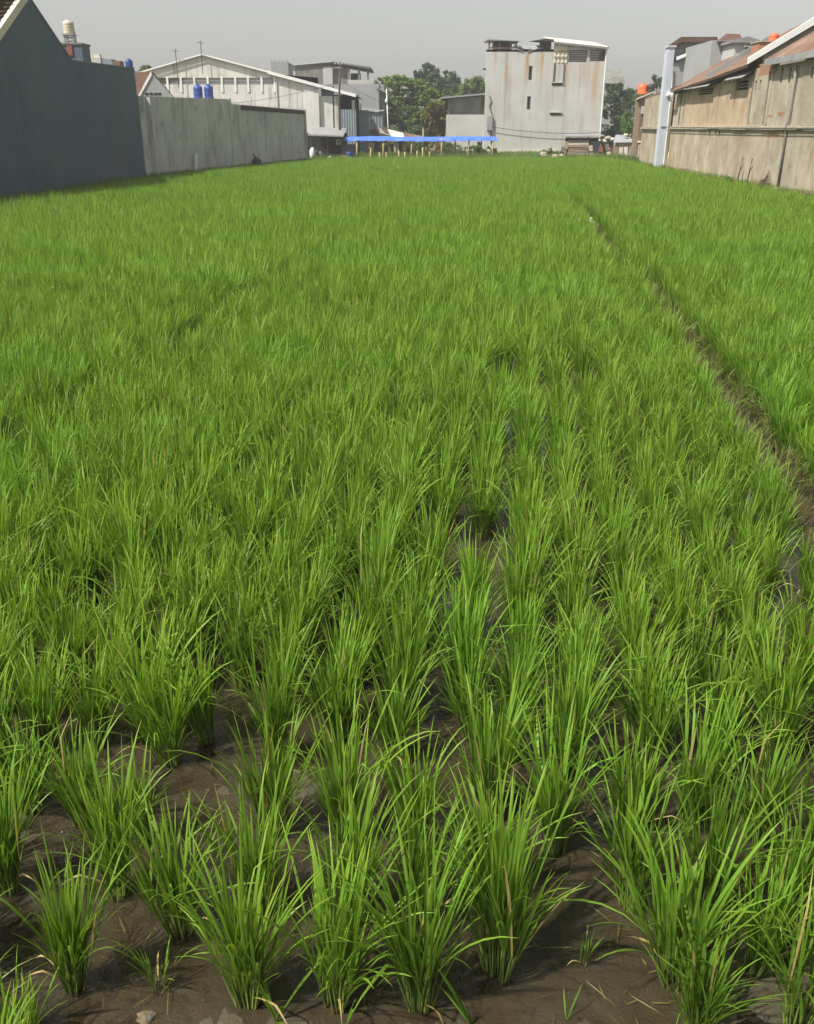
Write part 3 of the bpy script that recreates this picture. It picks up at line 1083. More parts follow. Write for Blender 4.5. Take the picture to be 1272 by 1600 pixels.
# grass: bund tufts, weeds along the walls and beyond the paddy
TUFT = []
for i in range(6):
    V, F, UV = [], [], []
    r = random.Random(900 + i)
    for k in range(26):
        az = r.uniform(0, 6.28)
        blade_geo(r, V, F, UV, (r.gauss(0, .03), r.gauss(0, .03), -0.01), az, r.uniform(0.1, 1.0), r.uniform(0.10, 0.30), r.uniform(0.004, 0.007),
                  r.uniform(0.3, 1.6), 4, r.uniform(-.6, .6), False)
    TUFT.append((V, F, UV))
TB = [raw_mesh('bund_tuft', *t[:2], [M_DRYGRASS], t[2], smooth=True) for t in TUFT]
TW = [raw_mesh('weed_tuft', *t[:2], [M_WEED], t[2], smooth=True) for t in TUFT]
pts = []
for p, q in zip(res, res[1:]):
    if p.y > 45:
        k = 2
    else:
        k = max(1, int((q - p).length / 0.09))
    d = (q - p).normalized()
    nn = Vector((d.y, -d.x, 0))
    for i in range(k * 2):
        c = p.lerp(q, rr.random())
        o = rr.choice((-1, 1)) * rr.uniform(0.03, 0.18)
        if rr.random() < 0.2:
            continue
        c = c + nn * o
        pts.append((c.x, c.y, 0.11 - 0.28 * max(0, abs(o) - 0.1) + 0.02, rr.gauss(0, .2), rr.gauss(0, .2), rr.uniform(0, 6.28), rr.uniform(0.45, 0.95), rr.randrange(6)))
gn_scatter('bund_grass', pts, TB, ('straw-brown grass tufts along the earth bund', 'grass'))
pts = []
for k in range(5200):
    y = rr.uniform(20, 72)
    if rr.random() < 0.6:
        x = edge(WL, y) + rr.uniform(0.02, 1.2)
    else:
        x = edge(WR, y) - rr.uniform(0.02, 1.0)
    pts.append((x, y, ground_z(x, y), rr.gauss(0, .15), rr.gauss(0, .15), rr.uniform(0, 6.28), rr.uniform(0.6, 1.7), rr.randrange(6)))
for k in range(9000):
    y = FIELD_END - 0.3 + 15 * rr.random() ** 1.3
    x = rr.uniform(-7, 17)
    pts.append((x, y, ground_z(x, y), rr.gauss(0, .15), rr.gauss(0, .15), rr.uniform(0, 6.28), rr.uniform(1.0, 2.2), rr.randrange(6)))
gn_scatter('verge_grass', pts, TW, ('green weeds along the wall feet and beyond the paddy', 'grass'))

# dead straw and clods lying on the near mud
SV_, SF_, SU_ = [], [], []
r5 = random.Random(77)
for k in range(420):
    x, y = r5.uniform(-1.6, 1.6), r5.uniform(1.5, 4.2)
    z0_ = max(ground_z(x, y), 0.007) + 0.002
    blade_geo(r5, SV_, SF_, SU_, (x, y, z0_), r5.uniform(0, 6.28), 1.5, r5.uniform(0.03, 0.13), r5.uniform(0.002, 0.005), r5.uniform(-0.15, 0.25), 4, r5.uniform(-1, 1), False)
so_ = bpy.data.objects.new('straw', raw_mesh('straw', SV_, SF_, [M_DRYGRASS], SU_))
COL.objects.link(so_)
tag(so_, 'dead straw scraps lying on the near mud', None, None, 'stuff')
cm = []
for i in range(4):
    v_, f_ = [], []
    for j in range(6):
        th = math.pi * j / 5
        for q in range(7):
            ph = 2 * math.pi * q / 7
            d = Vector((math.sin(th) * math.cos(ph), math.sin(th) * math.sin(ph), math.cos(th) * 0.7))
            d *= 0.012 * (1 + 0.5 * mnoise.noise(d * 2 + Vector((i * 3.0, 1, 2))))
            v_.append(tuple(d))
    for j in range(5):
        for q in range(7):
            f_.append((j * 7 + q, (j + 1) * 7 + q, (j + 1) * 7 + (q + 1) % 7, j * 7 + (q + 1) % 7))
    cm.append(raw_mesh('clod', v_, f_, [M_MUD], smooth=True))
pts = []
for k in range(900):
    x, y = r5.uniform(-1.6, 1.6), r5.uniform(1.5, 4.0)
    if mnoise.noise(Vector((x * 2.5, y * 2.5, 6))) < 0.05:
        continue
    pts.append((x, y, ground_z(x, y), r5.uniform(0, 6), r5.uniform(0, 6), r5.uniform(0, 6), r5.uniform(0.2, 1.0) ** 1.5, r5.randrange(4)))
gn_scatter('mud_clods', pts, cm, ('small mud clods strewn on the near paddy floor', 'mud'))

# broad-bladed weeds at the near edge
WEEDL = []
for i in range(4):
    V, F, UV = [], [], []
    r = random.Random(950 + i)
    blade_geo(r, V, F, UV, (0.0, 0, 0.0), 0.0, r.uniform(0.3, 1.1), r.uniform(0.14, 0.26), r.uniform(0.007, 0.0105), r.uniform(0.3, 1.2), 7,
              r.uniform(-.5, .5), True)
    WEEDL.append(raw_mesh('leaf', V, F, [M_RICE], UV, smooth=True))
WEED_SPOTS = [(432, 1602, 'spreading broad-bladed weed below the large front-row rice plant', 9, 1.2),
              (736, 1606, 'upright grassy weed at the bottom edge between two front-row rice plants', 6, 1.0),
              (885, 1596, 'small three-bladed weed sprout in the bare mud at the bottom edge', 4, 0.55),
              (540, 1606, 'pale weed sprig at the bottom edge under the narrow tall rice plant', 5, 0.8),
              (60, 1600, 'blurred grassy weed in the bottom left corner', 9, 1.3)]
for (px, py, lab, n, s) in WEED_SPOTS:
    p = gnd(px, py)
    e = thing('weed', (p.x, p.y, ground_z(p.x, p.y)), lab.replace('blurred ', 'low '), 'weed', 'weeds at the near edge')
    for k in range(n):
        link_child('leaf', rr.choice(WEEDL), e, (rr.gauss(0, .15), rr.gauss(0, .15), rr.uniform(0, 6.28)), (0, 0, 0.0), s * rr.uniform(0.7, 1.2))


# ------------------------------------------------------------------ left: slate house with a gable wall
def along(W0, W1, y):
    t = (y - W0[1]) / (W1[1] - W0[1])
    return Vector((W0[0] + (W1[0] - W0[0]) * t, y, 0))


def zat(px, py, Y):
    return at(px, py, Y).z


def xat(px, Y, py=150):
    return at(px, py, Y).x


A0, A1 = Vector((-13.95, 22.0)), Vector((-12.3, 45.0))
dA = (A1 - A0).normalized()
nA = Vector((-dA.y, dA.x))              # away from the paddy
LA = (A1 - A0).length


def sA(y):
    return (y - A0.y) / dA.y


Yap = 35.2
za = 6.69
house = thing('slate_house', (A0.x, A0.y, 0.2), 'tall slate-blue gabled house wall beside the paddy, clay roof corner at its peak', 'house')
prof = [(0, 3.35), (sA(30.0), 3.68), (sA(Yap), za), (sA(38.2), 4.83), (LA, 4.94)]
part('wall', M_SLATE, house, lambda m: m.wall(A0, A1, 0.0, prof, (), 0.25, 1))
# dark weathered capping along the wall top right of the peak
part('wall_capping', M_DKCONC, house, lambda m: [m.prism(
    [Vector((*(A0 + dA * s - nA * 0.02), z + 0.002)) for s, z in ((prof[i][0], prof[i][1]), (prof[i + 1][0], prof[i + 1][1]))] +
    [Vector((*(A0 + dA * s - nA * 0.02), z + 0.06)) for s, z in ((prof[i + 1][0], prof[i + 1][1]), (prof[i][0], prof[i][1]))],
    (nA.x * 0.3, nA.y * 0.3, 0)) for i in (2, 3)])
# near roof slope: falls towards the camera and runs away from the paddy
sN, sP = sA(30.0), sA(Yap)
up = Vector((*(dA * (sP - sN)), za - prof[1][1]))
Lr = up.length
up.normalize()
across = Vector((nA.x, nA.y, 0))
nr = across.cross(up)
if nr.z < 0:
    nr = -nr
o0 = Vector((*(A0 + dA * sN), prof[1][1] + 0.05)) + across * 0.16
roof = part('roof', M_TILE, house, lambda m: m.prism([o0, o0 + up * Lr, o0 + up * Lr + across * 4.5, o0 + across * 4.5], nr * 0.06))
tile_me = None
rowh, colw = 0.30, 0.26
tv, tf = [], []
for i in range(5):
    a = math.pi * i / 4
    h = 0.045 * math.sin(a)
    xx = -colw / 2 + colw * 1.06 * i / 4
    tv += [(xx, 0.0, h + 0.035), (xx, rowh * 1.12, h), (xx, 0.0, h + 0.012), (xx, rowh * 1.12, h - 0.02)]
for i in range(4):
    b = i * 4
    tf += [(b, b + 4, b + 5, b + 1), (b + 2, b, b + 1, b + 3) if i == 0 else (b + 2, b + 3, b + 7, b + 6), (b, b + 2, b + 6, b + 4)]
tile_me = raw_mesh('roof_tile', tv, tf, [M_TILE])
rot = Matrix((across, up, nr)).transposed().to_euler()
hb = world_of(roof)
for r_ in range(int(Lr / rowh)):
    if r_ < 4:
        continue
    for c_ in range(12):
        o = bpy.data.objects.new('roof_tile', tile_me)
        o.rotation_euler = (rot.x + rr.gauss(0, 0.012), rot.y + rr.gauss(0, 0.012), rot.z + rr.gauss(0, 0.012))
        o.location = o0 + up * (r_ * rowh) + across * (0.16 + c_ * colw) + nr * (0.065 + rr.random() * 0.008) - hb
        o.parent = roof
        COL.objects.link(o)
part('bargeboard', M_CREAM, house, lambda m: m.prism([Vector((*(A0 + dA * sN - nA * 0.03), prof[1][1] - 0.12)), Vector((*(A0 + dA * sP - nA * 0.03), za - 0.12)),
                                                      Vector((*(A0 + dA * sP - nA * 0.03), za + 0.17)), Vector((*(A0 + dA * sN - nA * 0.03), prof[1][1] + 0.17))],
                                                     (nA.x * 0.17, nA.y * 0.17, 0)))
# other walls of the house, out of the paddy's sight
part('back_wall', M_SLATE, house, lambda m: (m.wall(A1 + nA * 6, A0 + nA * 6, 0.0, 4.4, (), 0.25, 1), m.wall(A0 + nA * 6, A0 + nA * 0.26, 0, 3.3, (), 0.25, 1),
                                             m.wall(A1 + nA * 0.26, A1 + nA * 6, 0, 4.3, (), 0.25, 1)))


def water_tank(loc, r, h, mat, label, group=None, stand=None, name='water_tank', ribs=4):
    t = thing(name, loc, label, 'water tank', group)
    b = Vector(loc)
    sh = 0.0
    if stand:
        sh = stand[0]
        sp_ = r * 0.75
        for sx in (-1, 1):
            for sy in (-1, 1):
                part('leg', stand[1], t, lambda m: m.box(b + Vector((sx * sp_, sy * sp_, sh / 2)), (0.07, 0.07, sh)))
        for z in (0.35, 0.75):
            part('brace', stand[1], t, lambda m: [m.box(b + Vector((0, sy * sp_, sh * z)), (sp_ * 2, 0.045, 0.045)) for sy in (-1, 1)] +
                 [m.box(b + Vector((sx * sp_, 0, sh * z)), (0.045, sp_ * 2 - 0.1, 0.045)) for sx in (-1, 1)])
        part('platform', stand[1], t, lambda m: m.box(b + Vector((0, 0, sh + 0.03)), (r * 2.1, r * 2.1, 0.06)))
        sh += 0.06
    pr = [(r * 0.96, sh)]
    for k in range(ribs):
        z0_, z1_ = sh + h * 0.78 * k / ribs, sh + h * 0.78 * (k + 1) / ribs
        pr += [(r * 0.97, z0_ + 0.02), (r, z0_ + 0.05), (r, z1_ - 0.05), (r * 0.97, z1_ - 0.02)]
    pr += [(r * 0.9, sh + h * 0.86), (r * 0.55, sh + h * 0.93)]
    part('body', mat, t, lambda m: m.lathe(b, pr, 20), True)
    part('lid', mat, t, lambda m: m.lathe(b, [(r * 0.40, sh + h * 0.925), (r * 0.42, sh + h * 0.98), (r * 0.36, sh + h), (r * 0.1, sh + h * 1.01)], 16), True)
    part('outlet_pipe', M_WHITE, t, lambda m: m.tube([b + Vector((r * 0.95, -r * 0.3, sh + 0.12)), b + Vector((r * 1.2, -r * 0.3, sh + 0.12)), b + Vector((r * 1.2, -r * 0.3, 0.0))], 0.025, 6))
    return t


# rooftops behind the slate wall
YB = 48.0
hz = zat(118, 100, YB)
flat = thing('flat_roofed_house', (xat(120, YB), YB, 0.2), 'dark flat-roofed house block showing over the slate wall under the cream tank', 'house')
xl, xr = xat(100, YB), xat(129, YB, 85)
part('wall', M_SLATE, flat, lambda m: m.box(((xl + xr) / 2, YB + 0.6, (zat(118, 70, YB) + 0.1) / 2), (xr - xl, 1.2, zat(118, 70, YB) - 0.1)))
part('roof_slab', M_DKCONC, flat, lambda m: m.box(((xl + xr) / 2, YB + 0.6, zat(118, 69, YB) + 0.02), (xr - xl + 0.1, 1.3, 0.08)))
part('door_panel', M_REDP, flat, lambda m: m.box((xat(109, YB - 0.02, 78), YB - 0.02, zat(109, 79, YB)), (0.26, 0.06, 0.42)))
zt = zat(108, 69, YB)
water_tank((xat(109, 48.5, 55), 48.5, zat(118, 68, YB) + 0.03), 0.26, 0.62, M_CREAMP, 'cream ribbed water tank on a short stand above the slate wall',
           stand=(0.34, M_STEEL))
YC = 56.0
rowh_ = thing('rooftop_row', (xat(160, YC), YC + 2, 0.2), 'low pale rooftop parapet with green and brown walls behind the slate wall', 'house')
part('wall', M_CONC_L, rowh_, lambda m: m.box(((xat(128, YC) + xat(164, YC)) / 2, YC + 0.6, zat(150, 90, YC) / 2), (xat(164, YC) - xat(128, YC), 1.2, zat(150, 90, YC))))
part('parapet_cap', M_CREAM, rowh_, lambda m: [m.box((xat(x_, YC), YC + 0.25, zat(150, 90, YC) + 0.06), (0.34, 0.4, 0.12 + 0.05 * k)) for k, x_ in enumerate((136, 147, 158))])
part('green_wall', M_BTIN, rowh_, lambda m: m.box((xat(172, YC), YC + 0.5, zat(172, 92, YC) / 2), (xat(181, YC) - xat(164.2, YC), 0.9, zat(172, 92, YC))))
part('brown_wall', M_RUSTR, rowh_, lambda m: m.box((xat(187, YC), YC + 0.4, zat(187, 95, YC) / 2), (xat(194, YC) - xat(181.2, YC), 0.7, zat(187, 95, YC))))
platz = zat(199, 110, 57)
part('tank_base', M_CONC, rowh_, lambda m: m.box((xat(199, 57), 57.4, platz / 2), (0.95, 1.2, platz)))
water_tank((xat(199, 57, 103), 57.4, platz), 0.22, 0.62, M_BLUEP, 'small blue water tank at the far end of the slate wall top')

# ------------------------------------------------------------------ small gabled house behind the concrete wall
YG = 50.0
g_ = thing('gabled_cottage', (xat(240, YG), YG, 0.2), 'small grey gabled cottage with brown tiled roof behind the concrete wall', 'house')
apx, apz = xat(237, YG, 115), zat(237, 115, YG)
lx, lz = xat(219, YG, 150), zat(219, 150, YG)
rx_, rz_ = xat(271, YG, 153), zat(271, 153, YG)
part('gable_wall', M_GREY, g_, lambda m: m.prism([(lx, YG, 0), (rx_, YG, 0), (rx_, YG, rz_), (apx, YG, apz), (lx, YG, lz)], (0, 0.2, 0)))
gdir = Vector((-0.86, 0.5, 0)) * 3.2
part('roof', M_TILE, g_, lambda m: m.prism([(apx, YG + 0.21, apz + 0.04), (lx - 0.1, YG + 0.21, lz - 0.05), Vector((lx - 0.1, YG + 0.21, lz - 0.05)) + gdir,
                                           Vector((apx, YG + 0.21, apz + 0.04)) + gdir], (-0.03, 0, 0.07)))
part('far_roof', M_TILE, g_, lambda m: m.prism([(apx, YG + 0.23, apz + 0.03), (rx_ - 0.05, YG + 0.23, rz_), Vector((rx_ - 0.05, YG + 0.23, rz_)) + gdir, Vector((apx, YG + 0.23, apz + 0.03)) + gdir], (0.03, 0, 0.05)))
part('bargeboard', M_WHITE, g_, lambda m: m.prism([(lx - 0.06, YG - 0.05, lz - 0.1), (apx, YG - 0.05, apz - 0.08), (apx, YG - 0.05, apz + 0.12), (lx - 0.06, YG - 0.05, lz + 0.06)], (0, 0.045, 0)))
part('side_wall', M_DARK, g_, lambda m: m.box((lx - 1.3, YG + 1.3, (lz - 0.25) / 2), (2.4, 0.2, lz - 0.25), rz=-0.5))
part('gable_vent', M_DARK, g_, lambda m: [m.box((xat(x_, YG - 0.01, 145), YG - 0.012, zat(x_, 146.5, YG)), (0.16, 0.03, 0.09)) for x_ in (229, 236, 243, 249)])

# ------------------------------------------------------------------ weathered concrete boundary wall
B0, B1 = Vector((-12.3, 45.15)), Vector((-7.15, 69.0))
dB = (B1 - B0).normalized()
nB = Vector((-dB.y, dB.x))
LB = (B1 - B0).length
cw = thing('concrete_wall', (B0.x, B0.y, 0.2), 'long streaked grey concrete boundary wall along the left side of the paddy', 'wall')


def ypx(px):
    """y where the concrete wall is seen at that column"""
    best = min(range(0, 400), key=lambda i: abs(project((B0.x + dB.x * LB * i / 400, B0.y + dB.y * LB * i / 400, 3.0))[0] - px))
    return LB * best / 400


step = ypx(360)
zt0, zt1 = zat(228, 150, 45.2), zat(358, 155, B0.y + dB.y * step)
zs1, zs2 = zat(362, 162, B0.y + dB.y * step), zat(482, 172, 69)
cuts = [0, ypx(270), ypx(318), step]
for a, b in zip(cuts, cuts[1:]):
    part('wall_panel', M_CONC, cw, lambda m: m.wall(B0 + dB * (a + 0.012), B0 + dB * (b - 0.012), 0.0, [(0, zt0 + (zt1 - zt0) * a / step), (b - a - 0.024, zt0 + (zt1 - zt0) * b / step)], (), 0.2, 1))
cuts2 = [step, ypx(415), ypx(450), LB]
for a, b in zip(cuts2, cuts2[1:]):
    za_, zb_ = zs1 + (zs2 - zs1) * (a - step) / (LB - step), zs1 + (zs2 - zs1) * (b - step) / (LB - step)
    part('wall_panel', M_CONC, cw, lambda m: m.wall(B0 + dB * (a + 0.012) + nB * 0.03, B0 + dB * (b - 0.012) + nB * 0.03, 0.0, [(0, za_), (b - a - 0.024, zb_)], (), 0.2, 1))
part('pilaster', M_CONC, cw, lambda m: m.box((*(B0 + dB * (ypx(233)) - nB * 0.0), zt0 / 2 - 0.02), (0.3, 0.42, zt0 - 0.05), rz=math.atan2(dB.y, dB.x)))
part('pilaster', M_CONC, cw, lambda m: m.box((*(B0 + dB * step + nB * 0.12), (zt1 + 0.04) / 2), (0.26, 0.34, zt1 + 0.04), rz=math.atan2(dB.y, dB.x)))
part('pilaster', M_CONC, cw, lambda m: m.box((*(B0 + dB * (LB - 0.1) + nB * 0.12), zs2 / 2 + 0.01), (0.24, 0.34, zs2 + 0.06), rz=math.atan2(dB.y, dB.x)))
part('rusty_capping', M_DKWOOD, cw, lambda m: m.prism([Vector((*(B0 + dB * (step + 1.7) - nB * 0.03), zs1 - 0.28)), Vector((*(B0 + dB * (LB - 0.25) - nB * 0.03), zs2 - 0.26)),
                                                       Vector((*(B0 + dB * (LB - 0.25) - nB * 0.03), zs2 - 0.05)), Vector((*(B0 + dB * (step + 1.7) - nB * 0.03), zs1 - 0.05))], (nB.x * 0.05, nB.y * 0.05, 0)))
part('plinth', M_DKCONC, cw, lambda m: m.wall(B0 + dB * 0.3 - nB * 0.06, B1 - dB * 0.2 - nB * 0.06, 0.0, 0.5, (), 0.05, 1))
spk = MB()
s_ = 0.6
while s_ < LB - 0.2:
    zz_ = (zt0 + (zt1 - zt0) * s_ / step) if s_ < step else zs1 + (zs2 - zs1) * (s_ - step) / (LB - step)
    q = B0 + dB * s_ + nB * 0.1
    hh = rr.uniform(0.05, 0.16) * (1.4 if s_ > step else 0.7)
    spk.tube([(q.x, q.y, zz_ - 0.02), (q.x + rr.gauss(0, .03), q.y + rr.gauss(0, .03), zz_ + hh)], [0.014, 0.006], 4)
    s_ += rr.uniform(0.18, 0.5)
tag(spk.build('glass_shards', M_STEEL, cw), kind='stuff')

# things along the foot of that wall
p = B0 + dB * ypx(295) - nB * 0.22
sg = thing('white_board', (p.x, p.y, 0.3), 'small white board leaning on the concrete wall foot', 'board')
part('panel', M_WHITE, sg, lambda m: m.box((p.x, p.y, 0.86), (0.36, 0.03, 0.8), rz=math.atan2(dB.y, dB.x), rx=0.12))
part('rim', M_CONC_L, sg, lambda m: m.box((p.x + nB.x * 0.02, p.y + nB.y * 0.02, 1.28), (0.38, 0.05, 0.03), rz=math.atan2(dB.y, dB.x)))
p = B0 + dB * ypx(388) - nB * 0.35


def lump(m, c, r, seed, sq=(1, 1, 1), nu=12, nv=8, amp=0.25, fr=1.6):
    vs, fs = [], []
    for j in range(nv + 1):
        th = math.pi * j / nv
        for i in range(nu):
            ph = 2 * math.pi * i / nu
            d = Vector((math.sin(th) * math.cos(ph), math.sin(th) * math.sin(ph), math.cos(th)))
            k = 1 + amp * mnoise.noise(d * fr + Vector((seed, seed * 1.7, seed * .3)))
            vs.append(Vector(c) + Vector((d.x * r * sq[0] * k, d.y * r * sq[1] * k, d.z * r * sq[2] * k)))
    for j in range(nv):
        for i in range(nu):
            k = (i + 1) % nu
            fs.append((j * nu + i, (j + 1) * nu + i, (j + 1) * nu + k, j * nu + k))
    m.add(vs, fs)


bb = thing('black_bag', (p.x, p.y, 0.3), 'black plastic bag slumped at the concrete wall foot', 'bag')
part('sack', M_BLACKP, bb, lambda m: lump(m, (p.x, p.y, 0.55), 0.27, 3, (1, 0.8, 1.1)), True)
part('knot', M_BLACKP, bb, lambda m: m.tube([(p.x - 0.05, p.y, 0.78), (p.x - 0.1, p.y, 0.95), (p.x - 0.18, p.y, 1.05)], [0.06, 0.03, 0.05], 8), True)

# two blue tanks behind the wall on their platform
tp = thing('tank_platform', (xat(318, 66), 66, 0.2), 'grey masonry base behind the concrete wall carrying the two blue tanks', 'platform')
pz = zat(318, 157, 66)
part('masonry', M_GREY, tp, lambda m: m.box((xat(318, 66), 66, pz / 2), (1.9, 1.0, pz - 0.05)))
part('slab', M_CONC, tp, lambda m: m.box((xat(318, 66), 66, pz - 0.01), (2.0, 1.1, 0.09)))
for x_, lab in ((310, 'left one of the two blue water tanks above the concrete wall'), (326.5, 'right one of the two blue water tanks above the concrete wall')):
    water_tank((xat(x_, 66), 66, pz + 0.035), 0.30, 0.95, M_BLUEP, lab, 'paired blue water tanks', None, ribs=3)

# ------------------------------------------------------------------ white warehouse
YW = 80.0
wx = lambda px: xat(px, YW, 130)
wh = thing('warehouse', (wx(400), YW, 0.2), 'big white gabled warehouse with a row of ventilation openings under its roof', 'warehouse')
ax_, az_ = wx(320), zat(320, 86, YW)
ex_, ez_ = wx(497), zat(497, 134, YW)
lx_ = ax_ - (ex_ - ax_) * 0.95
lz_ = az_ - (az_ - ez_) * 0.95 * 1.05
A_, B_ = Vector((lx_, YW)), Vector((ex_, YW))
pil = [241, 262, 283, 304, 325, 347, 368, 388, 409, 429]
zo0, zo1 = zat(330, 132, YW), zat(330, 121.5, YW)
holes = [(wx(a) + 0.09 - lx_, wx(b) - 0.09 - lx_, zo0, zo1) for a, b in zip(pil, pil[1:])]
part('gable_wall', M_WAREH, wh, lambda m: m.wall(A_, B_, 0.0, [(0, lz_), (ax_ - lx_, az_), (ex_ - lx_, ez_)], holes, 0.2, 1))
for a in pil:
    part('pilaster', M_WHITE, wh, lambda m: m.box((wx(a), YW - 0.03, (zo0 + zo1) / 2 - 0.25), (0.15, 0.055, zo1 - zo0 + 0.6)))
for h in holes:
    part('louvre', M_DKCONC, wh, lambda m: [m.box((lx_ + (h[0] + h[1]) / 2, YW + 0.11, h[2] + 0.05 + 0.1 * k), (h[1] - h[0] - 0.01, 0.1, 0.02), rx=-0.5) for k in range(5)])
part('downpipe', M_CREAM, wh, lambda m: m.tube([(wx(432), YW - 0.06, 0.3), (wx(432), YW - 0.06, zat(432, 120, YW))], 0.05, 8))
part('corner_pillar', M_WAREH, wh, lambda m: m.box((ex_ - 0.55, YW - 0.05, ez_ / 2 - 0.02), (1.15, 0.09, ez_ - 0.1)))


def roof_strip(m, x0, z0, x1, z1, y0, y1, t):
    m.prism([(x0, y0, z0), (x1, y0, z1), (x1, y0, z1 + t), (x0, y0, z0 + t)], (0, y1 - y0, 0))


xe2, ze2 = wx(556), zat(556, 150, YW)
sl_ = (ze2 - az_) / (xe2 - ax_)
part('roof', M_TIN, wh, lambda m: (m.corr((ax_, YW - 0.2, az_ + 0.1), (0, 14, 0), (xe2 - ax_, 0, ze2 - az_), (-sl_, 0, 1), 0.6, 0.03),
                                   m.corr((lx_ - 0.3, YW - 0.2, lz_ + 0.02), (0, 14, 0), (ax_ - lx_ + 0.3, 0, az_ + 0.1 - lz_ - 0.02), (-0.25, 0, 1), 0.6, 0.03)))
part('bargeboard', M_WHITE, wh, lambda m: (roof_strip(m, ax_, az_ - 0.02, wx(420), az_ + sl_ * (wx(420) - ax_) - 0.02, YW - 0.26, YW - 0.21, 0.12),
                                           roof_strip(m, wx(420), az_ + sl_ * (wx(420) - ax_) - 0.1, xe2, ze2 - 0.1, YW - 0.3, YW - 0.22, 0.24),
                                           roof_strip(m, lx_, lz_ - 0.02, ax_, az_ - 0.02, YW - 0.26, YW - 0.21, 0.1)))
# open lean-to bay on the right of the warehouse
YL = YW + 0.15
zb0, zb1 = zat(515, 170, YL), zat(515, 150, YL)
part('bay_wall', M_WAREH, wh, lambda m: m.box(((ex_ + wx(530.5)) / 2 + 0.01, YL + 0.1, zat(515, 150, YL) / 2), (wx(530.5) - ex_ - 0.02, 0.18, zat(515, 150, YL))))
part('bay_sheet', M_BTIN, wh, lambda m: m.corr((wx(531), YL, 0.3), (wx(555) - wx(531), 0, 0), (0, 0, zat(540, 171, YL) - 0.3), (0, -1, 0), 0.2, 0.02))
part('bay_post', M_DKWOOD, wh, lambda m: (m.box((wx(520), YL + 0.06, (ze2 + 0.9) / 2 + 0.0), (0.12, 0.1, ze2 + 0.6)), m.box((wx(555), YL + 0.1, ze2 / 2 - 0.1), (0.14, 0.14, ze2 - 0.3))))
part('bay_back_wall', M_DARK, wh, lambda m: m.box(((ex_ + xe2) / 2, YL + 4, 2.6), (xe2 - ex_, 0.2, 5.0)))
part('bay_screen', M_BTIN, wh, lambda m: m.box((wx(509), YL + 0.5, zat(509, 145, YL)), (0.9, 0.05, 0.75)))
part('side_wall', M_WAREH, wh, lambda m: m.box((xe2 - 0.3, YL + 7, 2.3), (0.2, 13, 4.6)))
# antennas on the gable
for (px, py0, py1, lab) in ((280.5, 110, 77, 'rusty television antenna mast left of the warehouse peak'), (320, 88, 64, 'thin television antenna mast at the warehouse peak')):
    e = thing('antenna', (wx(px), YW + 0.4, zat(px, py0, YW)), lab, 'antenna', 'roof antennas')
    zb, ztp = zat(px, py0, YW) - 0.3, zat(px, py1, YW)
    part('mast', M_POLE, e, lambda m: m.tube([(wx(px), YW - 0.4, zb - 1.0), (wx(px), YW - 0.4, ztp)], 0.03, 6))
    part('boom', M_STEEL, e, lambda m: m.tube([(wx(px) - 0.05, YW - 0.9, ztp - 0.15), (wx(px) + 0.05, YW + 0.1, ztp - 0.15)], 0.015, 5))
    part('element', M_STEEL, e, lambda m: [m.tube([(wx(px) - 0.28, YW - 0.9 + 0.2 * k, ztp - 0.15), (wx(px) + 0.28, YW - 0.9 + 0.2 * k, ztp - 0.15)], 0.01, 4) for k in range(6)])


# ------------------------------------------------------------------ helpers for plain background blocks
def block(parent, name, mat, px0, px1, pytop, Y, depth, pyref=None, z0=0.0):
    x0, x1 = xat(px0, Y, pyref or pytop), xat(px1, Y, pyref or pytop)
    zt_ = zat((px0 + px1) / 2, pytop, Y)
    return part(name, mat, parent, lambda m: m.box(((x0 + x1) / 2, Y + depth / 2, (z0 + zt_) / 2), (x1 - x0, depth, zt_ - z0)))


YU = 106.0
cb = thing('unfinished_building', (xat(515, YU), YU, 0.2), 'unfinished concrete building with blackened panels and open roof terrace behind the warehouse', 'building')
x0, x1 = xat(447, YU, 115), xat(519, YU, 115)
zt_ = zat(500, 104, YU)
zpb = zat(500, 132, YU)
part('lower_wall', M_GREY, cb, lambda m: m.box(((x0 + xat(600, YU)) / 2, YU + 5, zpb / 2), (xat(600, YU) - x0, 10, zpb)))
for k in range(5):
    xa, xb = x0 + (x1 - x0) * k / 5 + 0.03, x0 + (x1 - x0) * (k + 1) / 5 - 0.03
    part('wall_panel', M_CONC_L if k in (0, 4) else M_DKCONC, cb, lambda m: m.box(((xa + xb) / 2, YU + 0.1, (zpb + zt_) / 2), (xb - xa, 0.2, zt_ - zpb - 0.02)))
xq = xat(543, YU, 115)
part('side_panel', M_DKCONC, cb, lambda m: m.box(((x1 + xq) / 2, YU + 0.5, (zpb + zt_) / 2 - 0.05), (xq - x1 - 0.05, 0.2, zt_ - zpb - 0.15)))
part('roof_slab', M_CONC, cb, lambda m: m.prism([(x0 - 0.1, YU - 0.2, zt_ + 0.02), (x1, YU - 0.2, zt_ + 0.42), (x1, YU - 0.2, zt_ + 0.52), (x0 - 0.1, YU - 0.2, zt_ + 0.12)], (0, 9, 0)))
xr_ = xat(580, YU, 110)
part('terrace_roof', M_DKCONC, cb, lambda m: m.prism([(x1 + 0.01, YU - 0.2, zt_ + 0.40), (xr_, YU - 0.2, zt_ - 0.25), (xr_, YU - 0.2, zt_ - 0.05), (x1 + 0.01, YU - 0.2, zt_ + 0.5)], (0, 8, 0)))
for px in (545, 561, 575):
    part('terrace_post', M_DKCONC, cb, lambda m: m.box((xat(px, YU, 120), YU + 0.2, (zpb + zt_) / 2 - 0.1), (0.22, 0.22, zt_ - zpb - 0.1)))
part('terrace_parapet', M_CONC_L, cb, lambda m: m.box(((xq + xr_) / 2, YU + 0.05, zpb + 0.22), (xr_ - xq, 0.15, 0.44)))
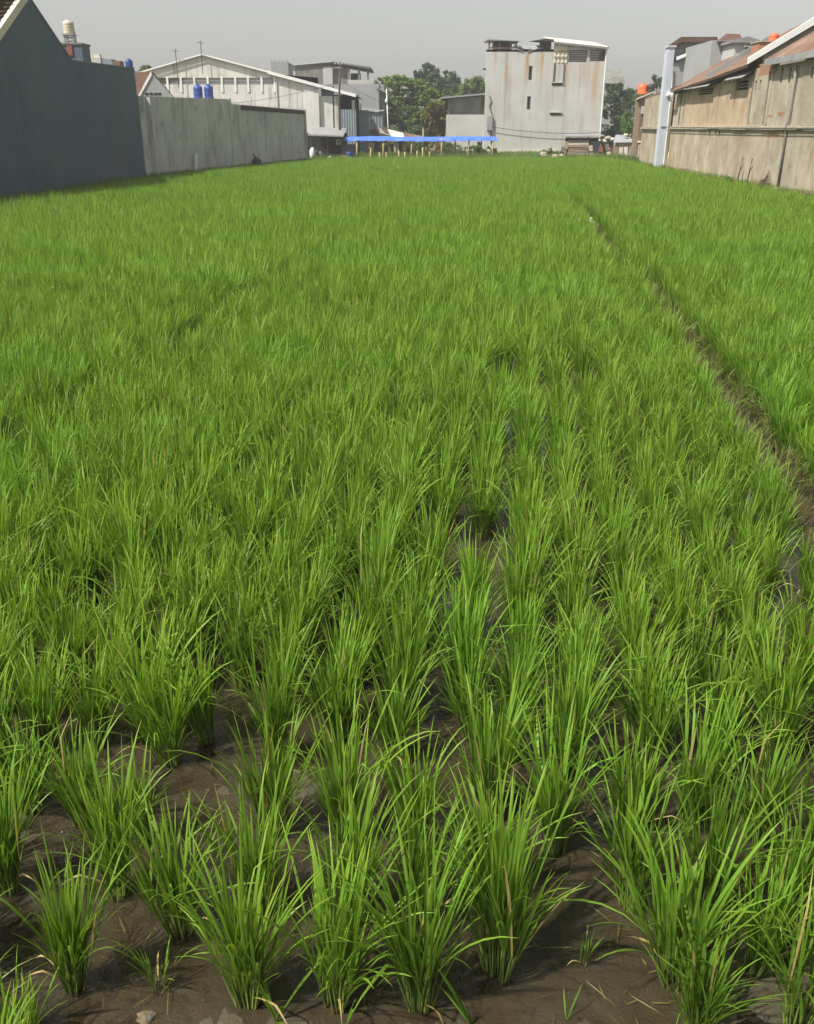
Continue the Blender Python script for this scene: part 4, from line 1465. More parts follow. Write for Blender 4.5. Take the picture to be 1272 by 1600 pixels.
part('back_wall', M_DARK, cb, lambda m: m.box(((xq + xr_) / 2 - 0.6, YU + 4, (zpb + zt_) / 2 - 0.3), (xr_ - xq - 1.4, 0.2, zt_ - zpb - 0.3)))

tb = thing('stair_tower', (xat(436, 100), 100, 0.2), 'small grey block with bare rebar on top beside the warehouse roof', 'building')
block(tb, 'wall', M_GREY, 423, 450, 97, 100, 4)
for k, px in enumerate((424.5, 431, 436, 442, 448.5)):
    part('rebar', M_RUSTR, tb, lambda m: m.tube([(xat(px, 100.3, 95), 100.3, zat(px, 97, 100) - 0.05), (xat(px, 100.3, 95) + rr.gauss(0, .05), 100.3, zat(px, 94 - 2 * rr.random(), 100))], 0.03, 5))

YR = 95.0
gb = thing('grey_house', (xat(566, YR), YR, 0.2), 'plain grey rendered house behind the blue tarpaulin and utility pole', 'house')
block(gb, 'wall', M_GREY, 540, 592, 131, YR, 8)
part('ledge', M_WHITE, gb, lambda m: m.prism([(xat(556, YR), YR - 0.2, zat(556, 170, YR)), (xat(592, YR), YR - 0.2, zat(592, 176, YR)), (xat(592, YR), YR - 0.2, zat(592, 174.5, YR)),
                                             (xat(556, YR), YR - 0.2, zat(556, 168.5, YR))], (0, 0.19, 0)))
block(gb, 'annex_wall', M_DKCONC, 592.3, 601, 142, YR + 0.4, 6)
part('annex_roof', M_TIN, gb, lambda m: m.prism([(xat(588, YR), YR - 0.1, zat(588, 138, YR)), (xat(603, YR), YR - 0.1, zat(603, 145, YR)), (xat(603, YR), YR - 0.1, zat(603, 143, YR)),
                                                (xat(588, YR), YR - 0.1, zat(588, 136, YR))], (0, 7, 0)))
YS = 88.0
sh = thing('corrugated_shed', (xat(578, YS), YS, 0.2), 'grey corrugated metal shed wall right of the blue-grey sheet bay', 'shed')
part('wall_sheet', M_BTIN, sh, lambda m: (m.corr((xat(556.5, YS, 190), YS, 0.2), (xat(577, YS, 190) - xat(556.5, YS, 190), 0, 0), (0, 0, zat(566, 172, YS) - 0.2), (0, -1, 0), 0.25, 0.02),
                                          m.corr((xat(577.5, YS, 190), YS + 0.06, 0.2), (xat(598, YS, 190) - xat(577.5, YS, 190), 0, 0), (0, 0, zat(566, 175, YS) - 0.2), (0, -1, 0), 0.25, 0.02)))
part('roof', M_TIN, sh, lambda m: m.box((xat(577, YS, 174), YS + 2.5, zat(577, 173, YS) + 0.05), (xat(599, YS, 190) - xat(555, YS, 190), 5.2, 0.06), rx=0.03))
part('side_wall', M_BTIN, sh, lambda m: m.box((xat(598, YS, 190) - 0.03, YS + 2.4, zat(566, 177, YS) / 2), (0.05, 4.4, zat(566, 177, YS))))

# utility pole
pp = at(531.5, 215, 76.0)
up_ = thing('utility_pole', (pp.x, 76.0, 0.25), 'thin rusty utility pole standing at the left end of the blue tarpaulin', 'pole')
part('shaft', M_POLE, up_, lambda m: m.tube([(pp.x, 76, 0.1), (pp.x, 76, 4.5), (xat(531.5, 76, 97), 76, zat(531, 97, 76))], [0.11, 0.085, 0.06], 8), True)
part('crossarm', M_POLE, up_, lambda m: m.box((xat(531.5, 76, 100), 76, zat(531, 101, 76)), (0.55, 0.06, 0.06)))
part('insulator', M_WHITE, up_, lambda m: [m.lathe((pp.x + dx, 76, zat(531, 101, 76) + 0.03), [(0.025, 0), (0.045, 0.04), (0.03, 0.08)], 8) for dx in (-0.24, 0.0, 0.24)])
mb_ = thing('meter_box', (xat(529, 75.8, 222), 75.8, zat(529, 227, 75.8)), 'small white meter box fixed low on the utility pole', 'box')
part('case', M_WHITEP, mb_, lambda m: m.box(at(529, 222.5, 75.83), (0.38, 0.14, 0.42), bev=0.02))
part('dial', M_GLASS, mb_, lambda m: m.box(at(529, 221.5, 75.745), (0.18, 0.02, 0.14)))


def wire(name, a, b, sag, label, r=0.012):
    a, b = Vector(a), Vector(b)
    pts_ = []
    for k in range(17):
        t = k / 16
        q = a.lerp(b, t)
        q.z -= sag * 4 * t * (1 - t)
        pts_.append(q)
    m = MB().tube(pts_, r, 5)
    return tag(m.build(name, M_BLACKP, base=a), label, 'cable', None, 'thing')


zarm = zat(531, 101, 76) + 0.05
wire('overhead_cable', (xat(531.5, 76, 130), 76, zat(531, 128, 76)), (xat(330, 66, 168), 66.3, zat(330, 164, 66)), 0.25, 'thin dark cable from the pole towards the concrete wall')
wire('overhead_cable', (xat(531.5, 76, 130), 76, zat(531, 125, 76)), (xat(700, 84, 178), 84.0, zat(705, 168, 84)), 0.9, 'dark cable sagging from the pole past the trees')

# ------------------------------------------------------------------ dark lean-to beside the concrete wall, with its clutter
YD = 73.0
ln = thing('lean_to', (xat(508, YD), YD, 0.25), 'dark open lean-to with tin awning at the concrete wall end', 'shed')
part('awning', M_TIN, ln, lambda m: m.prism([(xat(482, YD, 210), YD - 0.4, zat(482, 212, YD)), (xat(537, YD, 210), YD - 0.4, zat(537, 214, YD)), (xat(537, YD, 210), YD - 0.4, zat(537, 212, YD)),
                                            (xat(482, YD, 210), YD - 0.4, zat(482, 209.5, YD))], (0, 4.5, 0.5)))
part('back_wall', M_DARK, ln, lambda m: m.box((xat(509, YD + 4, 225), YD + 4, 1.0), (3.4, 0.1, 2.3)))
for px in (486, 512, 535):
    part('post', M_DKWOOD, ln, lambda m: m.box((xat(px, YD, 225), YD, 0.95), (0.09, 0.09, 1.7)))
part('shelf', M_DKWOOD, ln, lambda m: m.box((xat(515, YD + 2, 235), YD + 2.5, 0.95), (1.6, 0.5, 0.05)))


def barrel(px, py, Y, r, h, mat, label):
    p = gnd(px, py, 0.26)
    c = Vector((xat(px, Y, py), Y, 0.24))
    t = thing('barrel', c, label, 'barrel')
    part('body', mat, t, lambda m: m.lathe(c, [(r * .92, 0), (r, .05), (r * 1.03, h * .33), (r, h * .36), (r, h * .64), (r * 1.03, h * .67), (r, h * .95), (r * .93, h)], 14), True)
    part('lid', mat, t, lambda m: m.lathe(c, [(r * .9, h), (r * .9, h + .03), (r * .3, h + .035)], 14))
    return t


barrel(500, 245, 72.3, 0.20, 0.62, M_STEEL, 'dark grey barrel under the lean-to awning')
barrel(546, 247, 72.6, 0.24, 0.60, M_BLUEP, 'blue plastic barrel under the left end of the tarpaulin')
c = Vector((xat(490, 72.0, 236), 72.0, 0.25))
sk = thing('sack', c, 'white and dark sacks heaped at the concrete wall corner', 'sack')
part('white_sack', M_WHITEP, sk, lambda m: lump(m, c + Vector((-0.1, 0, 0.45)), 0.24, 5, (0.9, 0.8, 2.0)), True)
part('dark_sack', M_BLACKP, sk, lambda m: lump(m, c + Vector((0.2, 0.1, 0.40)), 0.2, 8, (0.9, 0.9, 1.9)), True)


def bag(px, Y, r, mat, label, seed, name='plastic_bag'):
    z = ground_z(xat(px, Y, 245), Y)
    c = Vector((xat(px, Y, 245), Y, z))
    t = thing(name, c, label, 'bag')
    part('bulge', mat, t, lambda m: lump(m, c + Vector((0, 0, r * 0.7)), r, seed, (1.2, 0.9, 0.85), amp=0.5, fr=2.2), True)
    part('tied_neck', mat, t, lambda m: m.tube([c + Vector((0, 0, r * 1.3)), c + Vector((0.03, 0, r * 1.6)), c + Vector((0.1, 0, r * 1.8))], [r * .3, r * .12, r * .25], 7), True)


bag(515, 72.0, 0.16, M_WHITEP, 'small white plastic bag in front of the lean-to', 4)


def crate(px, Y, w, h, mat, label):
    c = Vector((xat(px, Y, 245), Y, ground_z(xat(px, Y, 245), Y)))
    t = thing('crate', c, label, 'crate')
    for k in range(3):
        part('slat', mat, t, lambda m: m.box(c + Vector((0, -0.2, h * (0.18 + 0.33 * k))), (w, 0.03, h * 0.26)))
    for sx in (-1, 1):
        part('side', mat, t, lambda m: m.box(c + Vector((sx * (w / 2 - 0.015), 0, h * 0.5)), (0.03, 0.36, h)))
    part('bottom', mat, t, lambda m: m.box(c + Vector((0, 0, 0.03)), (w - 0.07, 0.36, 0.03)))


crate(538, 72.2, 0.5, 0.36, M_WOOD, 'brown slatted crate beside the blue barrel')
part_sheet = thing('metal_sheet', (xat(546, 74.6, 232), 74.6, 0.25), 'blue-grey metal sheet standing behind the blue barrel', 'sheet')
part('sheet', M_BTIN, part_sheet, lambda m: m.corr((xat(537, 74.6, 232), 74.6, 0.2), (xat(556, 74.6, 232) - xat(537, 74.6, 232), 0, 0), (0, 0.1, 1.15), (0, -1, 0), 0.2, 0.02))
part('batten', M_WOOD, part_sheet, lambda m: m.box((xat(546.5, 74.6, 232), 74.53, 0.9), (0.9, 0.04, 0.06)))

# ------------------------------------------------------------------ blue tarpaulin on bamboo posts
YT = 73.6
tx0, tx1 = xat(537, YT, 218), xat(777, YT, 218)
tz = zat(650, 216, YT)
tp_ = thing('tarpaulin_shelter', (tx0, YT, 0.25), 'long low blue tarpaulin shelter on bamboo posts at the far end of the paddy', 'shelter')
tv, tf = [], []
NU, NV = 60, 8
for layer in (0, 1):
    for j in range(NV + 1):
        v_ = j / NV
        for i in range(NU + 1):
            u_ = i / NU
            x = tx0 + (tx1 - tx0) * u_
            y = YT + 2.2 * v_ if j > 2 else YT + 0.06 * j
            z = tz + 0.02 * math.sin(u_ * 9.0) + 0.035 * mnoise.noise(Vector((x * 0.9, v_ * 2, 1))) + 0.10 * v_ - 0.10 * u_ * 0
            if j == 0:
                z -= 0.20 + 0.07 * mnoise.noise(Vector((x * 1.7, 3, 8)))
            if j == 1:
                z -= 0.09
            y += 0.08 * mnoise.noise(Vector((x * 2.2, z, 4)))
            tv.append((x, y, z - 0.008 * layer))
KK = (NU + 1) * (NV + 1)
for j in range(NV):
    for i in range(NU):
        a = j * (NU + 1) + i
        tf += [(a, a + 1, a + NU + 2, a + NU + 1), (KK + a + NU + 1, KK + a + NU + 2, KK + a + 1, KK + a)]
m = MB(); m.add(tv, tf)
m.build('sheet', M_TARP, tp_, smooth=True)
for k, px in enumerate((558, 599, 643, 690, 732, 770)):
    x = xat(px, YT, 235)
    part('post', M_BAMBOO, tp_, lambda m: m.tube([(x + rr.gauss(0, .03), YT + 0.12, 0.1), (x, YT + 0.12, 1.0), (x + rr.gauss(0, .03), YT + 0.12, tz - 0.03)], [0.065, 0.06, 0.055], 7), True)
for k, px in enumerate((575, 620, 668, 711, 752)):
    x = xat(px, YT + 2.1, 235)
    part('post', M_BAMBOO, tp_, lambda m: m.tube([(x, YT + 2.1, 0.1), (x, YT + 2.1, tz + 0.0)], 0.05, 7), True)
part('rail', M_BAMBOO, tp_, lambda m: m.tube([(tx0 + 0.1, YT + 0.14, tz - 0.06), (tx1 - 0.1, YT + 0.14, tz - 0.06)], 0.035, 6))
for k, (px, h) in enumerate(((578, 0.85), (593, 0.5), (603.5, 0.5), (623.5, 0.62), (632.5, 0.55), (652, 0.62), (661.5, 0.85), (670.5, 0.55))):
    x = xat(px, 71.6 + 0.2 * (k % 3), 243)
    y = 71.6 + 0.2 * (k % 3)
    lab = ['first', 'second', 'third', 'fourth', 'fifth', 'sixth', 'seventh', 'last'][k] + ' short bamboo stake from the left in front of the tarpaulin shelter'
    e = thing('bamboo_stake', (x, y, 0.2), lab, 'stake', 'bamboo stakes by the shelter')
    part('cane', M_BAMBOO, e, lambda m: m.tube([(x, y, 0.05), (x + rr.gauss(0, .04), y, 0.3 + h)], [0.06, 0.05], 7), True)
    part('cut_end', M_CREAMP, e, lambda m: m.lathe((x, y, 0.3 + h - 0.02), [(0.053, 0), (0.055, 0.05), (0.02, 0.055)], 7))

# junk roofs behind the tarpaulin
YJ = 82.0
jk = thing('scrap_hut', (xat(620, YJ), YJ, 0.25), 'jumbled scrap hut of tin and wood under the trees behind the tarpaulin', 'hut')
part('wall', M_DKWOOD, jk, lambda m: m.box((xat(622, YJ, 215), YJ + 1.5, 0.95), (4.6, 2.6, 1.7)))
for k, (p0, p1, p2, p3, mt) in enumerate((((577, 205), (600, 198), (608, 208), (583, 213), M_DKWOOD), ((592, 200), (632, 212), (626, 216), (594, 208), M_TIN),
                                         ((606, 203), (640, 211), (645, 216), (612, 214), M_CREAM), ((630, 208), (662, 214), (660, 217), (632, 216), M_RUSTR))):
    q = [at(px, py, YJ - 0.4 - 0.14 * k + (0.9 if n < 2 else 0)) for n, (px, py) in enumerate((p0, p1, p2, p3))]
    part('roof_sheet', mt, jk, lambda m: m.prism(q, (0, 0.02, 0.06)))
for k in range(7):
    px = 580 + k * 13
    part('board', [M_WOOD, M_DKWOOD, M_BROWNW, M_STONE, M_REDP, M_WOOD, M_CONC][k], jk,
         lambda m: m.box((xat(px, YJ, 228), YJ - 0.1 - 0.05 * (k % 2), 0.8), (0.34 + 0.2 * rr.random(), 0.05, 1.0 + 0.5 * rr.random()), ry=rr.gauss(0, .08)))
part('post', M_CREAM, jk, lambda m: m.box((xat(661, YJ - 0.3, 213), YJ - 0.4, 1.3), (0.09, 0.09, 2.3)))
lp = thing('white_post', (xat(606, 84), 84, 0.2), 'slim pale lamp post in front of the trees', 'post')
part('shaft', M_WHITE, lp, lambda m: m.tube([(xat(608, 84, 200), 84, 0.2), (xat(604, 84, 140), 84, zat(604, 139, 84))], [0.06, 0.045], 7), True)
part('lamp_head', M_WHITEP, lp, lambda m: lump(m, at(604, 158, 83.95), 0.16, 2, (0.8, 0.8, 1.2), amp=0.1), True)
part('bracket', M_STEEL, lp, lambda m: m.box(at(605, 147, 83.98), (0.3, 0.05, 0.05)))

# ------------------------------------------------------------------ low buildings left of the rusty block
YM = 89.0
mbd = thing('grey_annex', (xat(735, YM), YM, 0.2), 'low blackened wall with pale tin roof edge left of the rusty block', 'building')
block(mbd, 'upper_wall', M_DKCONC, 700, 757, 151, YM + 0.6, 6)
part('roof_edge', M_TIN, mbd, lambda m: m.prism([(xat(690, YM, 155), YM, zat(690, 154, YM)), (xat(757.5, YM, 147), YM, zat(757, 148, YM)), (xat(757.5, YM, 147), YM, zat(757, 145.5, YM)),
                                                (xat(690, YM, 155), YM, zat(690, 151.5, YM))], (0, 7, 0)))
part('corner_post', M_DKWOOD, mbd, lambda m: m.box((xat(756, YM, 165), YM + 0.5, zat(756, 150, YM) / 2), (0.18, 0.2, zat(756, 150, YM))))
block(mbd, 'front_wall', M_CONC_L, 697, 761, 179, YM - 0.2, 0.25, 200)
part('front_wall', M_CONC_L, mbd, lambda m: m.box((xat(765, YM - 1.4, 210), YM - 1.3, 1.2), (1.4, 0.2, 2.2)))

# ------------------------------------------------------------------ the rusty block
YK = 86.0
kb = thing('rust_streaked_block', (12.0, YK, 0.25), 'tall windowless grey block with rust streaks at the far end of the paddy', 'building')
kx0, kx1 = xat(760, YK, 90), xat(948.5, YK, 80)
kz = zat(800, 81, YK)
zr0, zr1 = zat(867, 66, YK), zat(950, 75, YK)
xs_ = xat(866, YK, 80)
X = lambda px, py: xat(px, YK, py) - kx0
Z = lambda py: zat(850, py, YK)
KH = [(X(826, 114), X(832, 114), Z(125), Z(103)), (X(823.5, 160), X(829.5, 160), Z(171), Z(150.5)),
      (X(862.5, 132), X(879, 132), Z(134), Z(130)), (X(859.5, 178), X(876.5, 178), Z(180.5), Z(176.5)),
      (X(888.5, 87), X(917.5, 87), Z(97), Z(78)), (X(922, 87), X(945.5, 87), Z(95.5), Z(77.5))]
part('front_wall', M_BLOCK, kb, lambda m: m.wall((kx0, YK), (kx1, YK), 0.0, [(0, kz), (xs_ - kx0, kz), (xs_ - kx0 + 0.001, zr0), (kx1 - kx0, zr1)], KH, 0.22, 1))
part('side_wall', M_BLOCK, kb, lambda m: (m.wall((kx1, YK + 0.22), (kx1 + 1.5, YK + 12), 0.0, zr1, (), 0.2, 1), m.wall((kx0 + 1.5, YK + 12), (kx0, YK + 0.22), 0, kz, (), 0.2, 1)))
part('back_wall', M_GREY, kb, lambda m: m.wall((kx1 + 1.5, YK + 12), (kx0 + 1.5, YK + 12), 0.0, kz - 0.3, (), 0.2, 1))
part('floor_slab', M_DARK, kb, lambda m: m.box(((kx0 + kx1) / 2 + 0.75, YK + 6, Z(99) - 0.1), (kx1 - kx0 - 2.2, 11, 0.16)))
part('roof_deck', M_DKCONC, kb, lambda m: m.box(((kx0 + xs_) / 2 + 0.9, YK + 6.1, kz - 0.35), (xs_ - kx0 - 2.0, 11.5, 0.15)))
for k in (0, 1):
    h = KH[k]
    e = part('window', M_STEEL, kb, lambda m: (m.box((kx0 + h[0] + 0.025, YK + 0.1, (h[2] + h[3]) / 2), (0.05, 0.08, h[3] - h[2])), m.box((kx0 + h[1] - 0.025, YK + 0.1, (h[2] + h[3]) / 2), (0.05, 0.08, h[3] - h[2]))))
    part('glass_louvre', M_GLASS, e, lambda m: [m.box((kx0 + (h[0] + h[1]) / 2, YK + 0.11, h[2] + (h[3] - h[2]) * (q + .5) / 9), (h[1] - h[0] - 0.1, 0.012, (h[3] - h[2]) / 9 * 1.05), rx=0.5) for q in range(9)])
for k in (2, 3):
    h = KH[k]
    part('vent_grille', M_DKCONC, kb, lambda m: m.box((kx0 + (h[0] + h[1]) / 2, YK + 0.14, (h[2] + h[3]) / 2), (h[1] - h[0] + 0.05, 0.04, h[3] - h[2] + 0.05)))
    part('vent_ledge', M_CONC, kb, lambda m: m.box((kx0 + (h[0] + h[1]) / 2, YK - 0.05, h[3] + 0.05), (h[1] - h[0] + 0.15, 0.14, 0.06)))
for k in (4, 5):
    h = KH[k]
    part('slatted_screen', M_DKWOOD, kb, lambda m: [m.box((kx0 + (h[0] + h[1]) / 2, YK + 0.16, h[2] + (h[3] - h[2]) * (q + .5) / 7), (h[1] - h[0] + 0.06, 0.03, (h[3] - h[2]) / 7 * 0.86)) for q in range(7)])
# cream ribbed cladding patch
part('cladding', M_CREAM, kb, lambda m: m.corr((xs_ + 0.02, YK - 0.03, Z(98)), (xat(886, YK, 85) - xs_ - 0.02, 0, 0), (0, 0, zr0 - 0.15 - Z(98)), (0, -1, 0), 0.32, 0.03))
part('cladding_rail', M_WOOD, kb, lambda m: [m.box(((xs_ + xat(886, YK, 85)) / 2, YK - 0.08, Z(y_)), (xat(886, YK, 85) - xs_, 0.05, 0.06)) for y_ in (80, 89)])
part('drain_pipe', M_RUSTR, kb, lambda m: (m.tube([(xat(866, YK, 110), YK - 0.06, Z(99)), (xat(864.5, YK, 125), YK - 0.06, Z(130))], 0.05, 6), m.tube([(xat(881, YK, 110), YK - 0.06, Z(99)), (xat(880, YK, 125), YK - 0.06, Z(130))], 0.04, 6)))
part('corner_pipe', M_WHITE, kb, lambda m: m.tube([(kx1 - 0.05, YK - 0.08, 0.3), (kx1 - 0.05, YK - 0.08, zr1 - 0.1)], 0.06, 8))
# roof parts
part('right_roof', M_CREAM, kb, lambda m: m.corr((xs_ - 0.1, YK - 0.35, zr0 + 0.06), (kx1 - xs_ + 0.25, 0, zr1 - zr0 - 0.02), (0, 7, 0.9), (0.1, -0.1, 1), 0.3, 0.03))
part('right_fascia', M_TIN, kb, lambda m: m.prism([(xs_ - 0.1, YK - 0.33, zr0 - 0.1), (kx1 + 0.12, YK - 0.33, zr1 - 0.1), (kx1 + 0.12, YK - 0.33, zr1 + 0.02), (xs_ - 0.1, YK - 0.33, zr0 + 0.02)], (0, 0.05, 0)))
xm0, xm1 = xat(836, YK, 64), xs_ - 0.12
part('canopy', M_DKWOOD, kb, lambda m: m.prism([(xm0, YK - 0.3, Z(63.5)), (xm1, YK - 0.3, Z(66)), (xm1, YK - 0.3, Z(62)), (xm0 + 0.9, YK - 0.3, Z(60.5))], (0, 5, 0.3)))
part('canopy_wall', M_DKCONC, kb, lambda m: m.box(((xat(846, YK, 72) + xm1) / 2, YK + 1.2, (kz + Z(65)) / 2), (xm1 - xat(846, YK, 72), 0.2, Z(65) - kz + 0.3)))
xa0, xa1 = xat(763, YK, 65), xat(801, YK, 65)
part('rooftop_room', M_DKWOOD, kb, lambda m: m.box(((xa0 + xa1) / 2 + 0.3, YK + 1.6, (kz + Z(63)) / 2), (xa1 - xa0 - 0.6, 2.4, Z(63) - kz)))
part('rooftop_post', M_RUSTR, kb, lambda m: [m.box((x_, YK + 0.16, (kz + Z(63)) / 2), (0.14, 0.14, Z(63) - kz)) for x_ in (xa0 + 0.1, xa0 + 1.0, xa1 - 0.15, xa1 + 0.35)])
part('rooftop_railing', M_RUSTR, kb, lambda m: [m.box(((xa0 + xa1) / 2 + 0.2, YK + 0.14, kz + 0.12 + 0.2 * q), (xa1 - xa0 + 0.3, 0.06, 0.12)) for q in range(2)])
part('rooftop_slab', M_TIN, kb, lambda m: m.prism([(xa0 - 0.1, YK - 0.1, Z(63)), (xa1 + 0.6, YK - 0.1, Z(65)), (xa1 + 0.6, YK - 0.1, Z(64)), (xa0 - 0.1, YK - 0.1, Z(61))], (0, 4, 0.1)))
part('scrap_sheet', M_TIN, kb, lambda m: [m.box((xat(px, YK, 74), YK + 0.5 + 0.2 * (k % 2), Z(75) + 0.1 * k % 0.2), (0.9, 1.2, 0.04), rx=0.3, ry=rr.uniform(-.35, .35)) for k, px in enumerate((812, 822, 832, 842))])
part('parapet', M_DKWOOD, kb, lambda m: m.box(((xat(806, YK, 78) + xm1) / 2, YK + 0.12, kz + 0.1), (xm1 - xat(806, YK, 78), 0.16, 0.22)))
part('wall_bracket', M_POLE, kb, lambda m: m.box((kx0 - 0.12, YK + 0.05, zat(757, 108, YK)), (0.28, 0.06, 0.14)))
part('conduit', M_POLE, kb, lambda m: m.tube([(xat(765, YK, 150), YK - 0.05, Z(150)), (xat(768, YK, 155), YK - 0.05, Z(157)), (xat(765, YK, 165), YK - 0.05, Z(166)), (xat(769, YK, 178), YK - 0.05, Z(180)), (xat(768, YK, 200), YK - 0.05, Z(225))], 0.04, 6))
part('meter_cabinet', M_GREY, kb, lambda m: m.box((xat(765, YK, 190), YK - 0.12, Z(192)), (0.5, 0.22, 1.2), bev=0.02))
part('plinth', M_CREAM, kb, lambda m: m.box(((kx0 + kx1) / 2, YK - 0.05, 0.42), (kx1 - kx0 - 0.1, 0.09, 0.5)))
wire('wall_cable', (xat(768, YK - 0.2, 198), YK - 0.2, zat(768, 198, YK)), (xat(938, YK - 0.2, 209), YK - 0.2, zat(938, 207, YK)), 0.25, 'dark cable strung low across the front of the rusty block', 0.02)

# ------------------------------------------------------------------ plank shack and rubbish by the block
YP = 76.0
zg = 0.27
sx0, sx1 = xat(888, YP, 230), xat(920, YP, 230)
ps = thing('plank_shack', (sx0, YP, zg), 'small shack of horizontal planks with a flat tin roof in front of the rusty block', 'shack')
zt_ = zat(900, 214, YP)
nb = 8
for k in range(nb):
    za_ = zg - 0.05 + (zt_ - 0.2 - zg) * k / nb
    part('plank', [M_WOOD, M_WOOD, M_STONE, M_WOOD, M_BROWNW, M_WOOD, M_CREAM, M_WOOD][k], ps,
         lambda m: m.box(((sx0 + sx1) / 2 + rr.gauss(0, .03), YP - 0.02 * (k % 2), za_ + 0.11), (sx1 - sx0 + rr.gauss(0, .05), 0.03, (zt_ - 0.2 - zg) / nb * 0.9), ry=rr.gauss(0, .012)))
for x_ in (sx0 + 0.05, sx1 - 0.05, xat(941, YP, 225)):
    part('post', M_DKWOOD, ps, lambda m: m.box((x_, YP + 0.08, (zg + zt_) / 2), (0.09, 0.09, zt_ - zg)))
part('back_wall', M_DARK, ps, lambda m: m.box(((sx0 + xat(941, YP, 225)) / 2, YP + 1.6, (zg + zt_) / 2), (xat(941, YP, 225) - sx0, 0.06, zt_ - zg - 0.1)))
part('roof', M_TIN, ps, lambda m: m.prism([(xat(884, YP, 212), YP - 0.12, zt_), (xat(945, YP, 212), YP - 0.12, zt_ + 0.05), (xat(945, YP, 212), YP - 0.12, zt_ + 0.1), (xat(884, YP, 212), YP - 0.12, zt_ + 0.07)], (0, 2.2, 0.12)))
part('roof_beam', M_DKWOOD, ps, lambda m: m.box(((sx0 + xat(941, YP, 225)) / 2, YP - 0.1, zt_ - 0.08), (xat(941, YP, 225) - sx0 + 0.2, 0.08, 0.1)))
part('side_panel', M_BTIN, ps, lambda m: m.box((xat(931, YP, 230), YP + 0.3, zg + 0.75), (0.8, 0.05, 1.1)))
part('shelf', M_DKWOOD, ps, lambda m: m.box((xat(930, YP, 240), YP + 0.1, zg + 0.22), (0.9, 0.4, 0.04)))

YQ = 78.0
rh = thing('rubbish_hut', (xat(965, YQ), YQ, zg), 'ramshackle hut with sagging grey roof and pale sacks beside the plank shack', 'hut')
rx0, rx1 = xat(944, YQ, 230), xat(989, YQ, 230)
zq = zat(965, 222, YQ)
part('wall', M_STONE, rh, lambda m: m.box(((rx0 + rx1) / 2 + 0.5, YQ + 0.6, (zg + zq) / 2), (rx1 - rx0 - 1.0, 1.2, zq - zg)))
part('roof', M_GREY, rh, lambda m: m.prism([(xat(958, YQ, 222), YQ - 0.2, zq - 0.05), (xat(991, YQ, 222), YQ - 0.2, zq - 0.02), (xat(985, YQ, 212), YQ + 1.0, zat(985, 213, YQ)), (xat(966, YQ, 212), YQ + 1.0, zat(966, 212, YQ))], (0, 0.03, 0.07)))
for k in range(6):
    px = 946 + k * 8
    part('board', [M_BROWNW, M_REDP, M_WOOD, M_CREAM, M_WHITEP, M_STONE][k], rh,
         lambda m: m.box((xat(px, YQ, 233), YQ - 0.06 - 0.03 * (k % 2), zg + 0.45), (0.26 + 0.12 * rr.random(), 0.04, 0.7 + 0.3 * rr.random()), ry=rr.gauss(0, .1)))
part('post', M_DKWOOD, rh, lambda m: [m.box((x_, YQ - 0.1, (zg + zq) / 2), (0.08, 0.08, zq - zg)) for x_ in (rx0 + 0.1, rx1 - 0.1)])
for k, (px, py, r_, mt) in enumerate(((950, 216, 0.22, M_STONE), (956, 218, 0.18, M_WHITEP), (944, 221, 0.2, M_CREAM), (978, 211, 0.14, M_CREAM))):
    part('sack', mt, rh, lambda m: lump(m, at(px, py, YQ + 0.3), r_, k + 2.0, (1.4, 1, 0.8)), True)
pb = thing('masonry_pillar', (xat(1002, 72), 72, zg), 'short yellowish masonry stub between the rubbish hut and the pale tower', 'pillar')
part('shaft', M_TAN_G, pb, lambda m: m.box((xat(1003, 72, 230), 72, 0.85), (0.55, 0.5, 1.3), bev=0.03))
part('cap', M_CREAM, pb, lambda m: m.box((xat(1003, 72, 222), 72, 1.55), (0.65, 0.6, 0.12), bev=0.02))

for k, (px, Y, dx, h, mt, lab) in enumerate((
        (882, 75.2, 0.35, 1.3, M_WOOD, 'pale board leaning on the left side of the plank shack'), (878, 74.8, 0.3, 0.9, M_BROWNW, 'short brown board leaning left of the plank shack'),
        (924, 75.4, -0.2, 1.0, M_STONE, 'pale board standing in the shack opening'), (937, 75.6, 0.25, 0.9, M_REDP, 'dull red board leaning on the right shack post'),
        (950, 76.2, -0.3, 1.1, M_CREAM, 'cream board leaning between shack and rubbish hut'), (994, 74.0, 0.3, 0.9, M_WOOD, 'grey-brown board leaning beside the masonry stub'))):
    x = xat(px, Y, 238)
    e = thing('leaning_board', (x, Y, zg), lab, 'board', 'boards round the shack')
    part('plank', mt, e, lambda m: m.box((x, Y, zg + h / 2), (0.3, 0.04, h), ry=dx, rx=-0.15))
    part('batten', M_DKWOOD, e, lambda m: m.box((x, Y - 0.04, zg + h * 0.55), (0.34, 0.03, 0.06), ry=dx, rx=-0.15))
STN = [(850, 72.6, 0.30, 'largest pale masonry chunk on the far paddy edge'), (862, 72.2, 0.15, 'flat tan rubble block between the pale masonry chunks'),
       (868, 71.8, 0.24, 'pale rubble block just left of the plank shack'), (877, 72.6, 0.2, 'brown rubble block against the plank shack'),
       (996, 71.8, 0.14, 'small pale stone on the paddy edge below the masonry stub'), (1029, 53.0, 0.12, 'small white stone at the foot of the pale tower'),
       (1138, 39.5, 0.13, 'pale stone with weeds at the tan wall foot'), (802, 72.6, 0.13, 'small white stone in weeds right of the shelter end')]
for k, (px, Y, r_, lab) in enumerate(STN):
    x = xat(px, Y, 245 if Y > 60 else 262)
    z = ground_z(x, Y)
    e = thing('stone', (x, Y, z), lab, 'stone', 'stones on the paddy edge')
    part('chunk', M_STONE if k != 7 else M_WHITEP, e, lambda m: lump(m, (x, Y, z + r_ * 0.9), r_, k * 3.1, (1.2, 1.0, 1.0), 9, 6, 0.5, 1.3))
